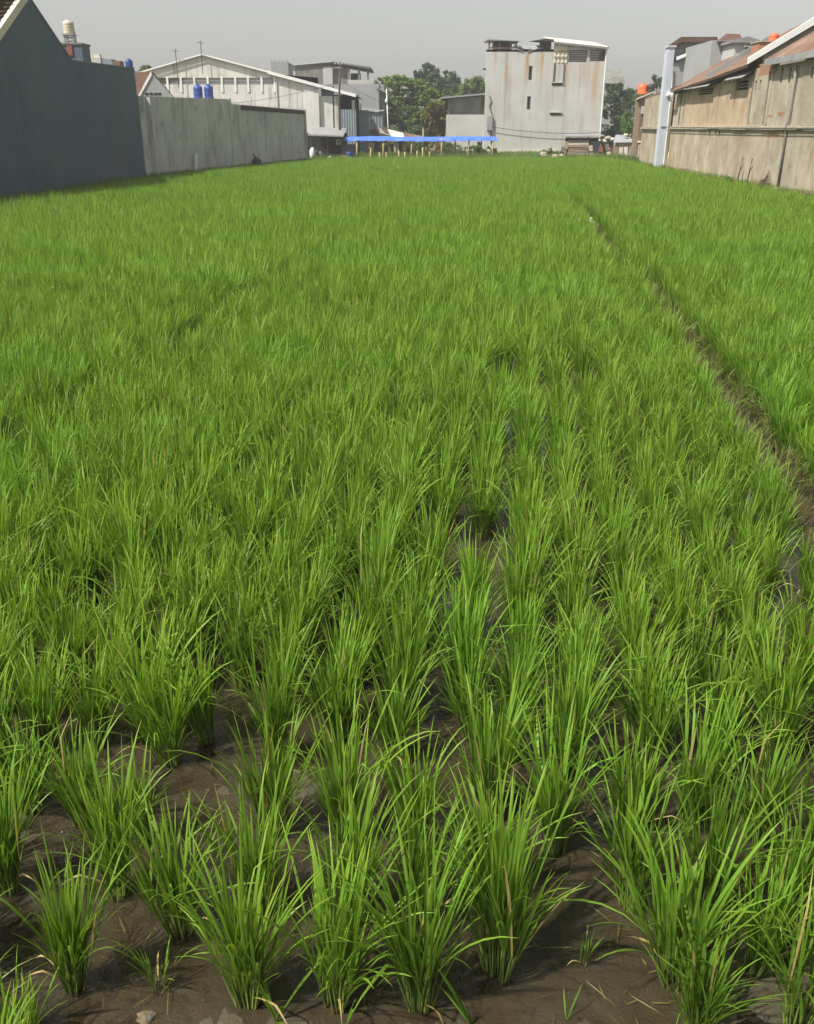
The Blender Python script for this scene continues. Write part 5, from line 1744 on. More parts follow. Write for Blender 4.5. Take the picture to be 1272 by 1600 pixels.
bag(821, 72.2, 0.13, M_CREAMP, 'pale torn bag lying on the far paddy edge', 7)
bag(840, 72.0, 0.26, M_GREENP, 'dark green net bundle beside the largest masonry chunk', 9, 'net_bundle')
e = thing('driftwood', (xat(828, 72.4, 247), 72.4, 0.3), 'fallen pale bamboo pole lying on the far paddy edge', 'pole')
part('cane', M_BAMBOO, e, lambda m: m.tube([(xat(808, 72.4, 247), 72.4, 0.42), (xat(834, 72.2, 247), 72.2, 0.38)], 0.06, 7))
part('end_joint', M_CREAMP, e, lambda m: m.lathe((xat(834, 72.2, 247), 72.2, 0.33), [(0.07, 0), (0.075, 0.05), (0.07, 0.1)], 8))

# ------------------------------------------------------------------ right: stained tan wall of the row houses
C0, C1 = Vector((13.55, 21.0)), Vector((15.05, 55.6))
dC = (C1 - C0).normalized()
nC = Vector((dC.y, -dC.x))                # away from the paddy
LC = (C1 - C0).length
rot_c = math.atan2(dC.y, dC.x)


def spx(px, z=3.0):
    best = min(range(0, 1401), key=lambda i: abs(project((C0.x + dC.x * LC * i / 1400, C0.y + dC.y * LC * i / 1400, z))[0] - px))
    return LC * best / 1400


def zC(px, py):
    s = spx(px, 3.0)
    return zat(px, py, C0.y + dC.y * s)


def cpt(s, off=0.0, z=0.0):
    q = C0 + dC * s + nC * off
    return Vector((q.x, q.y, z))


tw_ = thing('tan_row_wall', (C0.x, C0.y, 0.2), 'long stained tan wall of the row houses along the right side of the paddy', 'wall')
zl = 2.42                                            # ledge height
lower = [0.0, spx(1244, 1), spx(1196, 1), spx(1140, 1), spx(1090, 1), LC]
mats_l = [M_TAN, M_TAN_G, M_TAN, M_TAN, M_TAN]
VL = []
for (px, py0, py1) in ((1117, 199, 212), (1123, 199, 213), (1108, 200, 213)):
    VL.append((spx(px, 2.1), 0.16, zat(px, py1, C0.y + spx(px, 2.1)), zat(px, py0, C0.y + spx(px, 2.1))))
for k, (a, b) in enumerate(zip(lower, lower[1:])):
    a_, b_ = a + 0.01, b - 0.01
    hs_ = [(s - w_ - a_, s + w_ - a_, z0_, z1_) for (s, w_, z0_, z1_) in VL if a_ < s - w_ and s + w_ < b_]
    part('lower_wall', mats_l[k], tw_, lambda m: m.wall(cpt(a_)[:2], cpt(b_)[:2], 0.0, zl, hs_, 0.22, -1))
part('ledge', M_TAN_G, tw_, lambda m: [m.box(cpt((a + b) / 2, 0.02 + 0.02 * rr.random(), zl + 0.09 + rr.gauss(0, .008)), (b - a - 0.02, 0.26, 0.15 + rr.uniform(-.03, .03)), rz=rot_c, bev=0.02)
                                       for a, b in zip(np.linspace(0, LC, 18), np.linspace(0, LC, 18)[1:])])
ups = [(0, spx(1244), M_TAN_G, 4.75, 4.85), (spx(1244), spx(1198), M_TAN_G, 4.72, 4.72), (spx(1198), spx(1168), M_TAN_G, 4.85, 4.75), (spx(1168), spx(1118), M_TAN_U, 4.55, 4.5),
       (spx(1118), spx(1068), M_TAN_U, 4.45, 4.35), (spx(1068), LC, M_TAN, 4.3, 4.25)]
VU = [(1187, 124, 140), (1180, 125, 141), (1172.5, 126, 142), (1218, 104, 128), (1231, 104, 128), (1256, 104, 122), (1267, 102, 121), (1131, 124, 131), (1137, 123, 130)]
WIN = [(1090, 1113, 138, 147), (1148, 1166, 125, 140)]
for k, (a, b, mt, za_, zb_) in enumerate(ups):
    a_, b_ = a + 0.008, b - 0.008
    hs_ = []
    for (px, y0, y1) in VU:
        s = spx(px, 4.2)
        if a_ < s - 0.2 and s + 0.2 < b_:
            hs_.append((s - 0.13 - a_, s + 0.13 - a_, zC(px, y1), min(zC(px, y0), za_ - 0.1)))
    for (p0, p1, y0, y1) in WIN:
        s1_, s0_ = spx(p0, 4.0), spx(p1, 4.0)
        if a_ < s0_ and s1_ < b_:
            hs_.append((s0_ - a_, s1_ - a_, zC((p0 + p1) / 2, y1), zC((p0 + p1) / 2, y0)))
    off = 0.03 + 0.025 * (k % 2)
    part('upper_wall', mt, tw_, lambda m: m.wall(cpt(a_, off)[:2], cpt(b_, off)[:2], zl + 0.16, [(0, za_), (b_ - a_, zb_)], hs_, 0.2, -1))
    for hq in hs_:
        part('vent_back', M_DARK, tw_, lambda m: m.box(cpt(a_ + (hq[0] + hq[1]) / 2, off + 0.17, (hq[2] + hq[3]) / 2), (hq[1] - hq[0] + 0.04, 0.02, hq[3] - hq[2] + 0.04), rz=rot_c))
        for q in range(2):
            part('vent_bar', mt, tw_, lambda m: m.box(cpt(a_ + (hq[0] + hq[1]) / 2, off + 0.08, hq[2] + (hq[3] - hq[2]) * (q + 1) / 3), (hq[1] - hq[0] + 0.02, 0.05, 0.035), rz=rot_c))
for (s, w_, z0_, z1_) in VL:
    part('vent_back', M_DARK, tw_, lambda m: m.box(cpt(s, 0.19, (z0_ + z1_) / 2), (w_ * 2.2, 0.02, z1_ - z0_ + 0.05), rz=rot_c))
# gutter gap / downpipe near the close end
sp_ = spx(1232, 2.5)
part('downpipe', M_DKCONC, tw_, lambda m: (m.tube([cpt(sp_, -0.06, 0.2), cpt(sp_, -0.06, zl - 0.1), cpt(sp_ - 0.02, -0.1, zl + 0.1), cpt(sp_, -0.05, zl + 0.3), cpt(sp_, -0.05, 4.6)], 0.05, 8)), True)
for px in (1196, 1172, 1062):
    part('joint', M_DKCONC, tw_, lambda m: m.box(cpt(spx(px, 3.4), 0.02, 3.6), (0.07, 0.06, 1.9), rz=rot_c))


# bricks where the render is gone
def brick_patch(px0, px1, py0, py1, off):
    s1_, s0_ = spx(px0, 3), spx(px1, 3)
    z1_, z0_ = zC((px0 + px1) / 2, py0), zC((px0 + px1) / 2, py1)
    n = max(1, int((z1_ - z0_) / 0.075))
    mb2 = MB()
    for r_ in range(n):
        s = s0_ - (0.11 if r_ % 2 else 0.0) + rr.uniform(-.08, .05)
        while s < s1_:
            mb2.box(cpt(s + 0.1, off, z0_ + 0.075 * r_ + 0.035), (0.205, 0.05, 0.062), rz=rot_c)
            s += 0.222
    o = mb2.build('exposed_bricks', M_BRICK, tw_)
    tag(o, kind='stuff')


brick_patch(1177, 1200, 97, 117, 0.05)
brick_patch(1206, 1222, 204, 215, 0.021)
brick_patch(1198, 1206, 178, 183, 0.075)
brick_patch(1214, 1222, 172, 181, 0.075)
part('wall_foot', M_EARTH, tw_, lambda m: [m.box(cpt((a + b) / 2, -0.12, 0.22 + rr.uniform(-.04, .08)), (b - a + 0.1, 0.3, 0.42), rz=rot_c + rr.gauss(0, .03), bev=0.08)
                                           for a, b in zip(np.linspace(0, LC, 24), np.linspace(0, LC, 24)[1:])])
# tin awnings over the two window strips
for (p0, p1, y0, y1) in ((1080, 1118, 136, 127), (1144, 1172, 122, 113)):
    s1_, s0_ = spx(p0, 4.2), spx(p1, 4.2)
    zz_ = zC((p0 + p1) / 2, y1)
    zlo = zC((p0 + p1) / 2, y0)
    part('window_awning', M_TIN, tw_, lambda m: m.corr(cpt(s0_, -0.4, zlo), cpt(s1_) - cpt(s0_), cpt(0, 0.02, zz_) - cpt(0, -0.4, zlo), (-0.3, 0, 1), 0.2, 0.02))

# roofs of the row houses
def row_roof(name, label, s0, s1, z_e0, z_e1, ridge_off, ridge_dz, mat, eave_out=0.35, verge=None, fascia=None, wall=M_TAN_G):
    t = thing(name, cpt((s0 + s1) / 2, 1.0, 0.2), label, 'roof')
    e0, e1 = cpt(s0, -eave_out, z_e0), cpt(s1, -eave_out, z_e1)
    up_v = cpt(0, ridge_off, 0) - cpt(0, -eave_out, 0)
    up_v.z = ridge_dz
    nrm = (e1 - e0).cross(up_v)
    if nrm.z < 0:
        nrm = -nrm
    part('sheet', mat, t, lambda m: m.corr(e0, e1 - e0, up_v, nrm, 0.22, 0.028, 3))
    part('eave_batten', M_DKWOOD, t, lambda m: m.prism([e0 + Vector((0.02, 0, -0.1)), e1 + Vector((0.02, 0, -0.1)), e1 + Vector((0.02, 0, -0.035)), e0 + Vector((0.02, 0, -0.035))], nC.to_3d() * 0.05))
    if verge:
        part('verge', verge, t, lambda m: m.prism([e0 + Vector((0, 0, 0.02)), e0 + up_v + Vector((0, 0, 0.02)), e0 + up_v + Vector((0, 0, 0.34)), e0 + Vector((0, 0, 0.26))], (-dC.x * 0.14, -dC.y * 0.14, 0)))
    if fascia:
        part('fascia', fascia, t, lambda m: m.prism([e0 + Vector((-0.03, 0, -0.2)), e1 + Vector((-0.03, 0, -0.2)), e1 + Vector((-0.03, 0, 0.02)), e0 + Vector((-0.03, 0, 0.02))], nC.to_3d() * 0.03))
    part('gable_infill', wall, t, lambda m: m.prism([cpt(s0 + 0.1, 0.25, 3.0), cpt(s0 + 0.1, ridge_off, 3.0), cpt(s0 + 0.1, ridge_off, z_e0 + ridge_dz - 0.1), cpt(s0 + 0.1, 0.25, z_e0 + ridge_dz * 0.2)], dC.to_3d() * 0.15))
    part('back_slope', mat, t, lambda m: m.corr(e0 + up_v, e1 - e0, cpt(0, ridge_off * 2) - cpt(0, ridge_off) + Vector((0, 0, -ridge_dz * 0.8)), (0.5, 0, 1), 0.4, 0.02))
    return t


row_roof('row_house_roof', 'nearest rusty brown sheet roof on the tan wall, grey fascia at its eave', 0.5, spx(1205, 4.8), 4.86, 4.95, 3.2, 2.0, M_RUSTR, 0.25, None, M_TIN)
row_roof('row_house_roof', 'rusty roof with the broad white sloping verge above the tan wall', spx(1182, 4.8), spx(1117, 4.8), 4.9, 4.62, 3.2, 2.1, M_RUSTR, 0.4, M_WHITE)
row_roof('row_house_roof', 'farthest rusty brown sheet roof on the tan wall, nearest the pale tower', spx(1116, 4.6), LC - 0.6, 4.62, 4.36, 2.3, 1.55, M_RUSTR, 0.4, M_TIN)
e = thing('roof_gutter', cpt(spx(1056, 4.2), -0.4, 4.1), 'short white gutter end at the far roof corner near the pale tower', 'gutter')
part('trough', M_WHITE, e, lambda m: m.tube([cpt(LC - 1.3, -0.45, 4.22), cpt(LC - 0.3, -0.45, 4.15)], 0.09, 8))
part('outlet', M_WHITE, e, lambda m: m.tube([cpt(LC - 0.4, -0.45, 4.15), cpt(LC - 0.4, -0.15, 3.9)], 0.05, 8))

# pale tower
YTW = 56.2
txa, txb = xat(1036, YTW, 165), xat(1045.5, YTW, 165)
tz_ = zat(1043, 74, YTW)
tw2 = thing('pale_tower', ((txa + txb) / 2, YTW, 0.2), 'tall narrow white and pale blue tower pier at the far end of the tan wall', 'tower')
part('shaft', M_TOWER, tw2, lambda m: m.box(((txa + txb) / 2, YTW + 0.3, tz_ / 2), (txb - txa, 0.6, tz_), bev=0.015))
part('corner_strip', M_TOWER, tw2, lambda m: m.box((txa - 0.03, YTW + 0.3, tz_ / 2 - 0.1), (0.055, 0.58, tz_ - 0.2)))
part('cap', M_CONC, tw2, lambda m: m.box(((txa + txb) / 2, YTW + 0.3, tz_ + 0.05), (txb - txa + 0.12, 0.7, 0.1)))
part('rain_hopper', M_WHITE, tw2, lambda m: (m.box((txb - 0.05, YTW - 0.1, zat(1052, 148, YTW)), (0.3, 0.2, 0.3), bev=0.03), m.tube([(txb + 0.02, YTW - 0.08, zat(1052, 150, YTW)), (txb + 0.02, YTW - 0.08, 0.3)], 0.045, 8)))
part('band', M_DKCONC, tw2, lambda m: m.box(((txa + txb) / 2, YTW - 0.012, 2.55), (txb - txa - 0.02, 0.03, 0.06)))
wire('wall_cable', cpt(0.5, -0.12, 2.5), (txb - 0.1, YTW - 0.15, 2.56), 0.05, 'dark cable running along the tan wall at ledge height', 0.018)
e = thing('wooden_stake', (xat(1043, 52.5, 250), 52.5, 0.2), 'thin pale stake standing in front of the pale tower foot', 'stake')
sx_ = xat(1043, 52.5, 250)
part('cane', M_BAMBOO, e, lambda m: m.tube([(sx_, 52.5, 0.1), (sx_ + 0.02, 52.5, 0.85), (sx_ + 0.03, 52.5, 1.3)], [0.05, 0.045, 0.04], 7), True)
part('cut_end', M_CREAMP, e, lambda m: m.lathe((sx_ + 0.03, 52.5, 1.28), [(0.045, 0), (0.045, 0.03), (0.01, 0.035)], 7))
# dry brush leaning on the tan wall
sb = spx(1200, 0.9)
e = thing('brush_bundle', cpt(sb, -0.35, 0.3), 'bundle of dark dry branches leaning on the tan wall', 'branches')
for k in range(9):
    a = cpt(sb + rr.uniform(-.6, .6), -0.45 + rr.uniform(-.1, .1), 0.25)
    b_ = cpt(sb + rr.uniform(-.7, .7), -0.06, rr.uniform(0.6, 1.0))
    part('branch', M_DKWOOD if k % 6 else M_WOOD, e, lambda m: m.tube([a, a.lerp(b_, 0.5) + Vector((rr.gauss(0, .06), rr.gauss(0, .06), 0)), b_], [0.03, 0.024, 0.012], 5))
for k, (px, lab) in enumerate(((1163, 'thin dark leaning stick against the tan wall'), (1178, 'second thin leaning stick nearer the branch bundle'))):
    s = spx(px, 0.9)
    t = thing('leaning_stick', cpt(s, -0.3, 0.3), lab, 'stick', 'sticks on the tan wall')
    part('shaft', M_DKWOOD, t, lambda m: m.tube([cpt(s - 0.2, -0.3, 0.2), cpt(s, -0.18, 0.8), cpt(s + 0.25, -0.05, 1.35)], [0.035, 0.03, 0.02], 6))
    part('twig', M_DKWOOD, t, lambda m: m.tube([cpt(s, -0.18, 0.8), cpt(s - 0.15, -0.1, 1.1)], [0.02, 0.01], 5))

# ------------------------------------------------------------------ houses above and behind the tan wall
YH = 60.0
ht = thing('grey_upper_house', (xat(1080, YH), YH, 0.2), 'grey two-storey house with brown roof and white sloping beam behind the pale tower', 'house')
hx0, hx1 = xat(1047, YH, 100), xat(1116, YH, 100)
zw0 = zat(1050, 74, YH)
part('wall', M_GREY, ht, lambda m: m.box(((hx0 + hx1) / 2, YH + 0.6, zat(1080, 92, YH) / 2), (hx1 - hx0, 1.1, zat(1080, 92, YH))))
part('upper_wall', M_DKCONC, ht, lambda m: m.prism([(hx0, YH + 0.5, zat(1080, 92, YH) - 0.05), (xat(1120, YH, 80), YH + 0.5, zat(1080, 92, YH) - 0.05), (xat(1120, YH, 60), YH + 0.5, zat(1120, 66, YH)), (xat(1066, YH, 68), YH + 0.5, zat(1066, 66, YH)), (hx0, YH + 0.5, zw0)], (0.5, 1.2, 0)))
part('roof', M_TILE, ht, lambda m: m.prism([(xat(1042, YH, 75), YH + 0.2, zat(1042, 73, YH)), (xat(1066, YH, 57), YH + 0.2, zat(1066, 57, YH)), (xat(1122, YH, 57), YH + 0.2, zat(1122, 57, YH)), (xat(1122, YH, 66), YH + 0.2, zat(1122, 66, YH)), (xat(1066, YH, 66), YH + 0.2, zat(1066, 65.5, YH)), (xat(1044, YH, 78), YH + 0.2, zat(1044, 76, YH))], (0.6, 1.7, 0)))
part('sloping_beam', M_WHITE, ht, lambda m: m.prism([at(1058, 94, YH - 0.2), at(1096, 78, YH - 0.2), at(1096, 74.5, YH - 0.2), at(1058, 89, YH - 0.2)], (0, 0.4, 0)))
part('grey_beam', M_CONC, ht, lambda m: m.prism([at(1096.3, 77.5, YH - 0.15), at(1116, 68, YH - 0.15), at(1116, 66, YH - 0.15), at(1096.3, 74.7, YH - 0.15)], (0, 0.35, 0)))
part('stair_string', M_CONC_L, ht, lambda m: m.prism([at(1072, 121, YH - 0.1), at(1112, 86, YH - 0.1), at(1112, 78, YH - 0.1), at(1072, 114, YH - 0.1)], (0, 0.08, 0)))
for k in range(9):
    t_ = k / 8.5
    part('stair_step', M_DKCONC, ht, lambda m: m.box(at(1074 + 36 * t_, 116.5 - 32 * t_, YH - 0.16), (0.22, 0.1, 0.1)))
part('window', M_DARK, ht, lambda m: m.box(at(1053, 93, YH - 0.02), (0.5, 0.06, 0.25)))
part('downpipe', M_WHITE, ht, lambda m: m.tube([at(1051, 104, YH - 0.08), (xat(1050, YH, 140), YH - 0.08, 3.5)], 0.05, 7))

YI = 55.0
h2 = thing('brown_roofed_house', (xat(1145, YI), YI + 2, 0.2), 'grey house with small brown hipped roof above the rusty roofs', 'house')
block(h2, 'wall', M_GREY, 1113, 1158, 63, YI, 5)
part('roof', M_TILE, h2, lambda m: m.add([at(1120, 65, YI - 0.25), at(1162, 64, YI - 0.25), at(1160, 63, YI + 5.3), at(1122, 63, YI + 5.3), at(1135, 52.5, YI + 2), at(1156, 53, YI + 2)],
                                         [(0, 1, 5, 4), (1, 2, 5), (2, 3, 4, 5), (3, 0, 4), (3, 2, 1, 0)]))
YI2 = 53.0
h3 = thing('pale_box_house', (xat(1170, YI2), YI2, 0.2), 'pale grey boxy upper storey with small window left of the orange tank', 'house')
block(h3, 'wall', M_CONC_L, 1149, 1188, 66, YI2, 4)
part('roof', M_TIN, h3, lambda m: m.prism([at(1146, 62, YI2 - 0.2), at(1170, 56.5, YI2 - 0.2), at(1191, 64, YI2 - 0.2), at(1191, 66.5, YI2 - 0.2), at(1146, 66.5, YI2 - 0.2)], (0, 4.4, 0)))
part('window', M_DARK, h3, lambda m: m.box(at(1170, 77, YI2 - 0.02), (0.38, 0.06, 0.22)))
part('window_hood', M_CONC, h3, lambda m: m.box(at(1170, 73, YI2 - 0.1), (0.5, 0.22, 0.05)))
part('corner_post', M_CREAM, h3, lambda m: m.box((xat(1163.5, YI2, 72), YI2 - 0.03, zat(1160, 76, YI2)), (0.08, 0.05, 0.75)))
YO = 46.0
bz = thing('brick_stub', (xat(1200, YO), YO, 0.2), 'small orange brick rooftop stub below the orange tank on the right', 'masonry')
part('masonry', M_BRICK, bz, lambda m: m.box((xat(1204, YO, 66), YO + 0.5, (zat(1200, 66, YO) + 4) / 2), (xat(1226, YO, 66) - xat(1192, YO, 66), 1.0, zat(1200, 66, YO) - 4)))
part('cap', M_STONE, bz, lambda m: m.box((xat(1204, YO, 66), YO + 0.5, zat(1200, 66, YO) + 0.03), (xat(1226, YO, 66) - xat(1192, YO, 66) + 0.1, 1.1, 0.05)))
water_tank((xat(1216, YO, 57), YO + 0.5, zat(1200, 66, YO) + 0.06), 0.22, 0.36, M_ORANGEP, 'orange water tank on the roofs at the right, beside the white verge', ribs=2)

# row beyond the tower
YF = 72.0
fr_ = thing('brown_end_house', (xat(1005, YF), YF, 0.2), 'low brown end house left of the pale tower, carrying an orange and a black tank', 'house')
fx0, fx1 = xat(1000, YF, 180), xat(1020, YF, 180)
fz = zat(1000, 152, YF)
part('front_wall', M_BROWNW, fr_, lambda m: m.box(((fx0 + fx1) / 2, YF + 0.9, fz / 2), (fx1 - fx0, 1.8, fz)))
part('roof_edge', M_CREAM, fr_, lambda m: m.prism([at(995, 156, YF - 0.2), at(1023, 144, YF - 0.2), at(1023, 142, YF - 0.2), at(995, 153.5, YF - 0.2)], (0.5, 2.2, 0)))
part('window', M_CONC_L, fr_, lambda m: m.box(at(1006, 172, YF - 0.05), (0.4, 0.08, 0.5)))
fl = thing('tan_rear_wall', (15.5, 58, 0.2), 'short tan wall stretch seen just left of the pale tower', 'wall')
F0, F1 = Vector((15.35, 57.6)), Vector((16.3, 67.5))
zf = zat(1020, 152, 62)
part('wall', M_TAN, fl, lambda m: m.wall(F0, F1, 0.0, [(0, zat(1030, 142, 58)), ((F1 - F0).length, zat(1010, 155, 67))], (), 0.2, -1))
part('ledge', M_TAN_G, fl, lambda m: m.box((*((F0 + F1) / 2), 2.5), ((F1 - F0).length - 0.1, 0.3, 0.14), rz=math.atan2((F1 - F0).y, (F1 - F0).x)))
part('roof_edge', M_RUSTR, fl, lambda m: m.prism([(*F0, zat(1030, 142, 58) + 0.01), (*F1, zat(1010, 155, 67) + 0.01), (*F1, zat(1010, 155, 67) + 0.12), (*F0, zat(1030, 142, 58) + 0.12)], (2.5, 0, 0.9)))
water_tank((xat(1004, YF + 1, 137), YF + 1, zat(1000, 147, YF + 1)), 0.34, 0.72, M_ORANGEP, 'orange water tank on the brown end house left of the pale tower', ribs=2)
water_tank((xat(1017, YF + 1, 137), YF + 1, zat(1017, 144, YF + 1)), 0.30, 0.56, M_BLACKP, 'black water tank on the brown end house left of the pale tower', ribs=2)
YX = 135.0
fh = thing('distant_house', (xat(960, YX), YX, 0.2), 'distant grey hip-roofed house right of the rusty block', 'house')
block(fh, 'wall', M_GREY, 944, 975, 128, YX, 8)
part('roof', M_DKCONC, fh, lambda m: m.add([at(941, 130, YX - 0.4), at(979, 131, YX - 0.4), at(977, 129, YX + 8), at(943, 129, YX + 8), at(948, 110, YX + 4), at(970, 109, YX + 4)],
                                         [(0, 1, 5, 4), (1, 2, 5), (2, 3, 4, 5), (3, 0, 4), (3, 2, 1, 0)]))
for px in (950, 958, 967):
    part('window', M_DARK, fh, lambda m: m.box(at(px, 136, YX - 0.02), (0.5, 0.08, 0.7)))


# ------------------------------------------------------------------ trees
def tree(name, label, base, height, lobes, leafmat, nleaf, leaf, cat='tree', trunk_r=0.14, group=None, seed=1, lean=0.0, flat=0.0, limbs=True):
    r = random.Random(seed)
    b = Vector(base)
    t = thing(name, b, label, cat, group)
    cx_ = sum(l[0] for l in lobes) / len(lobes)
    top = b + Vector((cx_ * 0.6, lean, height * 0.75))
    m = MB()
    m.tube([b - Vector((0, 0, 0.2)), b.lerp(top, 0.35) + Vector((0.1, 0, 0)), b.lerp(top, 0.7), top], [trunk_r * 1.2, trunk_r, trunk_r * 0.65, trunk_r * 0.25], 7)
    for l in lobes:
        c = b + Vector(l[:3])
        s = b.lerp(top, max(0.25, min(0.9, (l[2] - l[5] * 0.8) / max(0.1, height * 0.8))))
        m.tube([s, s.lerp(c, 0.55) + Vector((0, 0, 0.1)), c], [trunk_r * 0.45, trunk_r * 0.28, trunk_r * 0.08], 5)
    m.build('trunk', M_BARK, t, smooth=True)
    vol = [l[3] * l[4] * l[5] for l in lobes]
    V, F, UV = [], [], []
    sub = []
    for l in lobes:                                   # break each lobe into small clumps of leaves
        n = max(5, int(16 * (l[3] * l[4] * l[5]) ** 0.4))
        for k in range(n):
            d = Vector((r.gauss(0, 1), r.gauss(0, 1), r.gauss(0, 1))).normalized()
            k_ = r.uniform(0.45, 1.05)
            sub.append((Vector((l[0] + d.x * l[3] * k_, l[1] + d.y * l[4] * k_, l[2] + d.z * l[5] * k_)), r.uniform(0.22, 0.42) * (l[3] * l[4] * l[5]) ** (1 / 3) * 1.1, r.random()))
    per = max(6, nleaf // len(sub))
    for (c, rad, tone) in sub:
        for k in range(per):
            d = Vector((r.gauss(0, 0.5), r.gauss(0, 0.5), r.gauss(0, 0.5 * (0.5 if flat else 1)))) * rad
            p = c + d
            s = leaf * r.uniform(0.6, 1.3)
            a = Vector((r.gauss(0, 1), r.gauss(0, 1), r.gauss(0, 0.5))).normalized()
            q = a.cross(Vector((r.gauss(0, 1), r.gauss(0, 1), r.gauss(0, 1)))).normalized()
            k0 = len(V)
            V += [tuple(p - a * s), tuple(p + q * s * 0.45 - a * s * 0.1), tuple(p + a * s), tuple(p - q * s * 0.45 + a * s * 0.1)]
            F.append((k0, k0 + 1, k0 + 2, k0 + 3))
            tn = min(1, max(0, 0.25 + 0.5 * tone + r.gauss(0, 0.2)))
            UV += [(tn, 0)] * 4
    o = bpy.data.objects.new('crown', raw_mesh('crown', V, F, [leafmat], UV))
    COL.objects.link(o)
    o.parent = t
    return t


gz = 0.25
Yt = 98.0
lob = []
for k, (px, py, w_, h_) in enumerate(((622, 128, 30, 9), (650, 130, 34, 10), (632, 143, 40, 8), (668, 146, 34, 10), (620, 158, 30, 8), (655, 160, 38, 9), (628, 172, 36, 8), (660, 177, 36, 9), (640, 188, 40, 8), (612, 184, 24, 9), (680, 165, 24, 12))):
    q = at(px, py, Yt)
    lob.append((q.x - xat(640, Yt), rr.uniform(-1.2, 1.2), q.z - gz, w_ / 15.0 * 0.62, 1.5, h_ / 15.0 * 0.75))
tree('layered_tree', 'broad layered green tree with spreading tiers behind the tarpaulin', (xat(640, Yt), Yt, gz), 7.0, lob, M_F_MID, 15000, 0.17, seed=3, flat=1)
Yt = 91.0
lob = []
for k, (px, py, r_) in enumerate(((680, 172, 17), (692, 165, 14), (668, 180, 13), (685, 190, 17), (698, 185, 12), (672, 200, 13), (690, 205, 14))):
    q = at(px, py, Yt)
    lob.append((q.x - xat(684, Yt), rr.uniform(-.6, .6), q.z - gz, r_ / 16.5 * 0.8, 0.8, r_ / 16.5 * 0.8))
tree('olive_tree', 'rounded olive-yellow tree in front of the layered tree', (xat(684, Yt), Yt, gz), 4.6, lob, M_F_YEL, 12000, 0.12, seed=5)


def simple_tree(name, label, Y, spots, mat, n, leaf, seed, px0, group='trees beyond the paddy', h=None, flat=0):
    lob = []
    for (px, py, r_) in spots:
        q = at(px, py, Y)
        k = Y / 1523.0
        lob.append((q.x - xat(px0, Y), rr.uniform(-1, 1), q.z - gz, r_ * k, r_ * k, r_ * k * 0.9))
    tree(name, label, (xat(px0, Y), Y, gz), max(l[2] for l in lob), lob, mat, n, leaf, group=group, seed=seed, flat=flat)


simple_tree('tall_tree', 'tallest loose dark tree rising behind the layered tree', 128, [(668, 108, 9), (660, 122, 12), (680, 118, 10), (675, 132, 14), (655, 138, 12), (690, 142, 12), (665, 102, 5), (650, 118, 6)], M_F_DARK, 6500, 0.17, 11, 670)
simple_tree('tall_tree', 'second dark tree right of the tallest tree', 128, [(706, 122, 10), (700, 135, 13), (715, 132, 11), (708, 148, 14), (718, 145, 10), (697, 116, 5)], M_F_DARK, 5000, 0.17, 12, 706)
simple_tree('round_tree', 'rounded green tree touching the rusty block on its left', 120, [(735, 132, 12), (746, 130, 11), (728, 142, 11), (742, 144, 13), (754, 140, 10), (718, 146, 8)], M_F_MID, 5000, 0.16, 13, 738)
simple_tree('round_tree', 'distant green tree left of the layered tree behind the grey house', 124, [(596, 130, 9), (608, 128, 8), (590, 140, 10), (605, 142, 12), (617, 134, 9), (600, 155, 13)], M_F_MID, 4200, 0.16, 14, 602)
simple_tree('shade_tree', 'dark tree right of the rusty block', 104, [(955, 145, 9), (966, 142, 10), (975, 148, 8), (950, 160, 11), (965, 160, 13), (978, 160, 10), (952, 178, 11), (966, 180, 12), (955, 195, 11), (970, 198, 10), (983, 145, 6)], M_F_DARK, 8000, 0.13, 15, 962)
simple_tree('cone_tree', 'small bright green conical tree before the brown end house', 80, [(977, 178, 5), (975, 186, 8), (981, 188, 7), (972, 196, 9), (982, 198, 9), (970, 206, 9), (980, 207, 10), (987, 204, 6)], M_F_BRIGHT, 5200, 0.075, 16, 977)
simple_tree('palm_like_tree', 'small dark treetop just left of the pale tower top', 115, [(1026, 123, 6), (1032, 125, 7), (1030, 132, 8), (1022, 133, 5)], M_F_DARK, 1600, 0.14, 17, 1030)
simple_tree('round_tree', 'little treetop peeping above the slate wall end', 110, [(226, 107, 5), (233, 108, 5), (229, 112, 6), (222, 111, 4)], M_F_MID, 1400, 0.14, 18, 229)
# distant tree masses that close the gaps
simple_tree('far_tree', 'hazy far tree crown low behind the grey annex', 150, [(700, 150, 14), (720, 152, 14), (740, 152, 12), (760, 150, 12)], M_F_DARK, 3500, 0.22, 19, 720)
simple_tree('far_tree', 'hazy far tree crown behind the brown end house', 150, [(985, 150, 10), (1000, 148, 9), (1012, 150, 9), (975, 155, 10)], M_F_MID, 3000, 0.22, 20, 992)


def shrub(px, Y, w, h, mat, label, seed, n=1500, leaf=0.07):
    b = Vector((xat(px, Y, 240), Y, ground_z(xat(px, Y, 240), Y)))
    lob = [(rr.uniform(-w / 2, w / 2), rr.uniform(-.3, .3), h * rr.uniform(0.35, 0.8), w * 0.3, w * 0.3, h * 0.3) for _ in range(6)]
    t = tree('shrub', label, b, h, lob, mat, n, leaf, 'shrub', 0.03, 'shrubs behind the tarpaulin', seed)


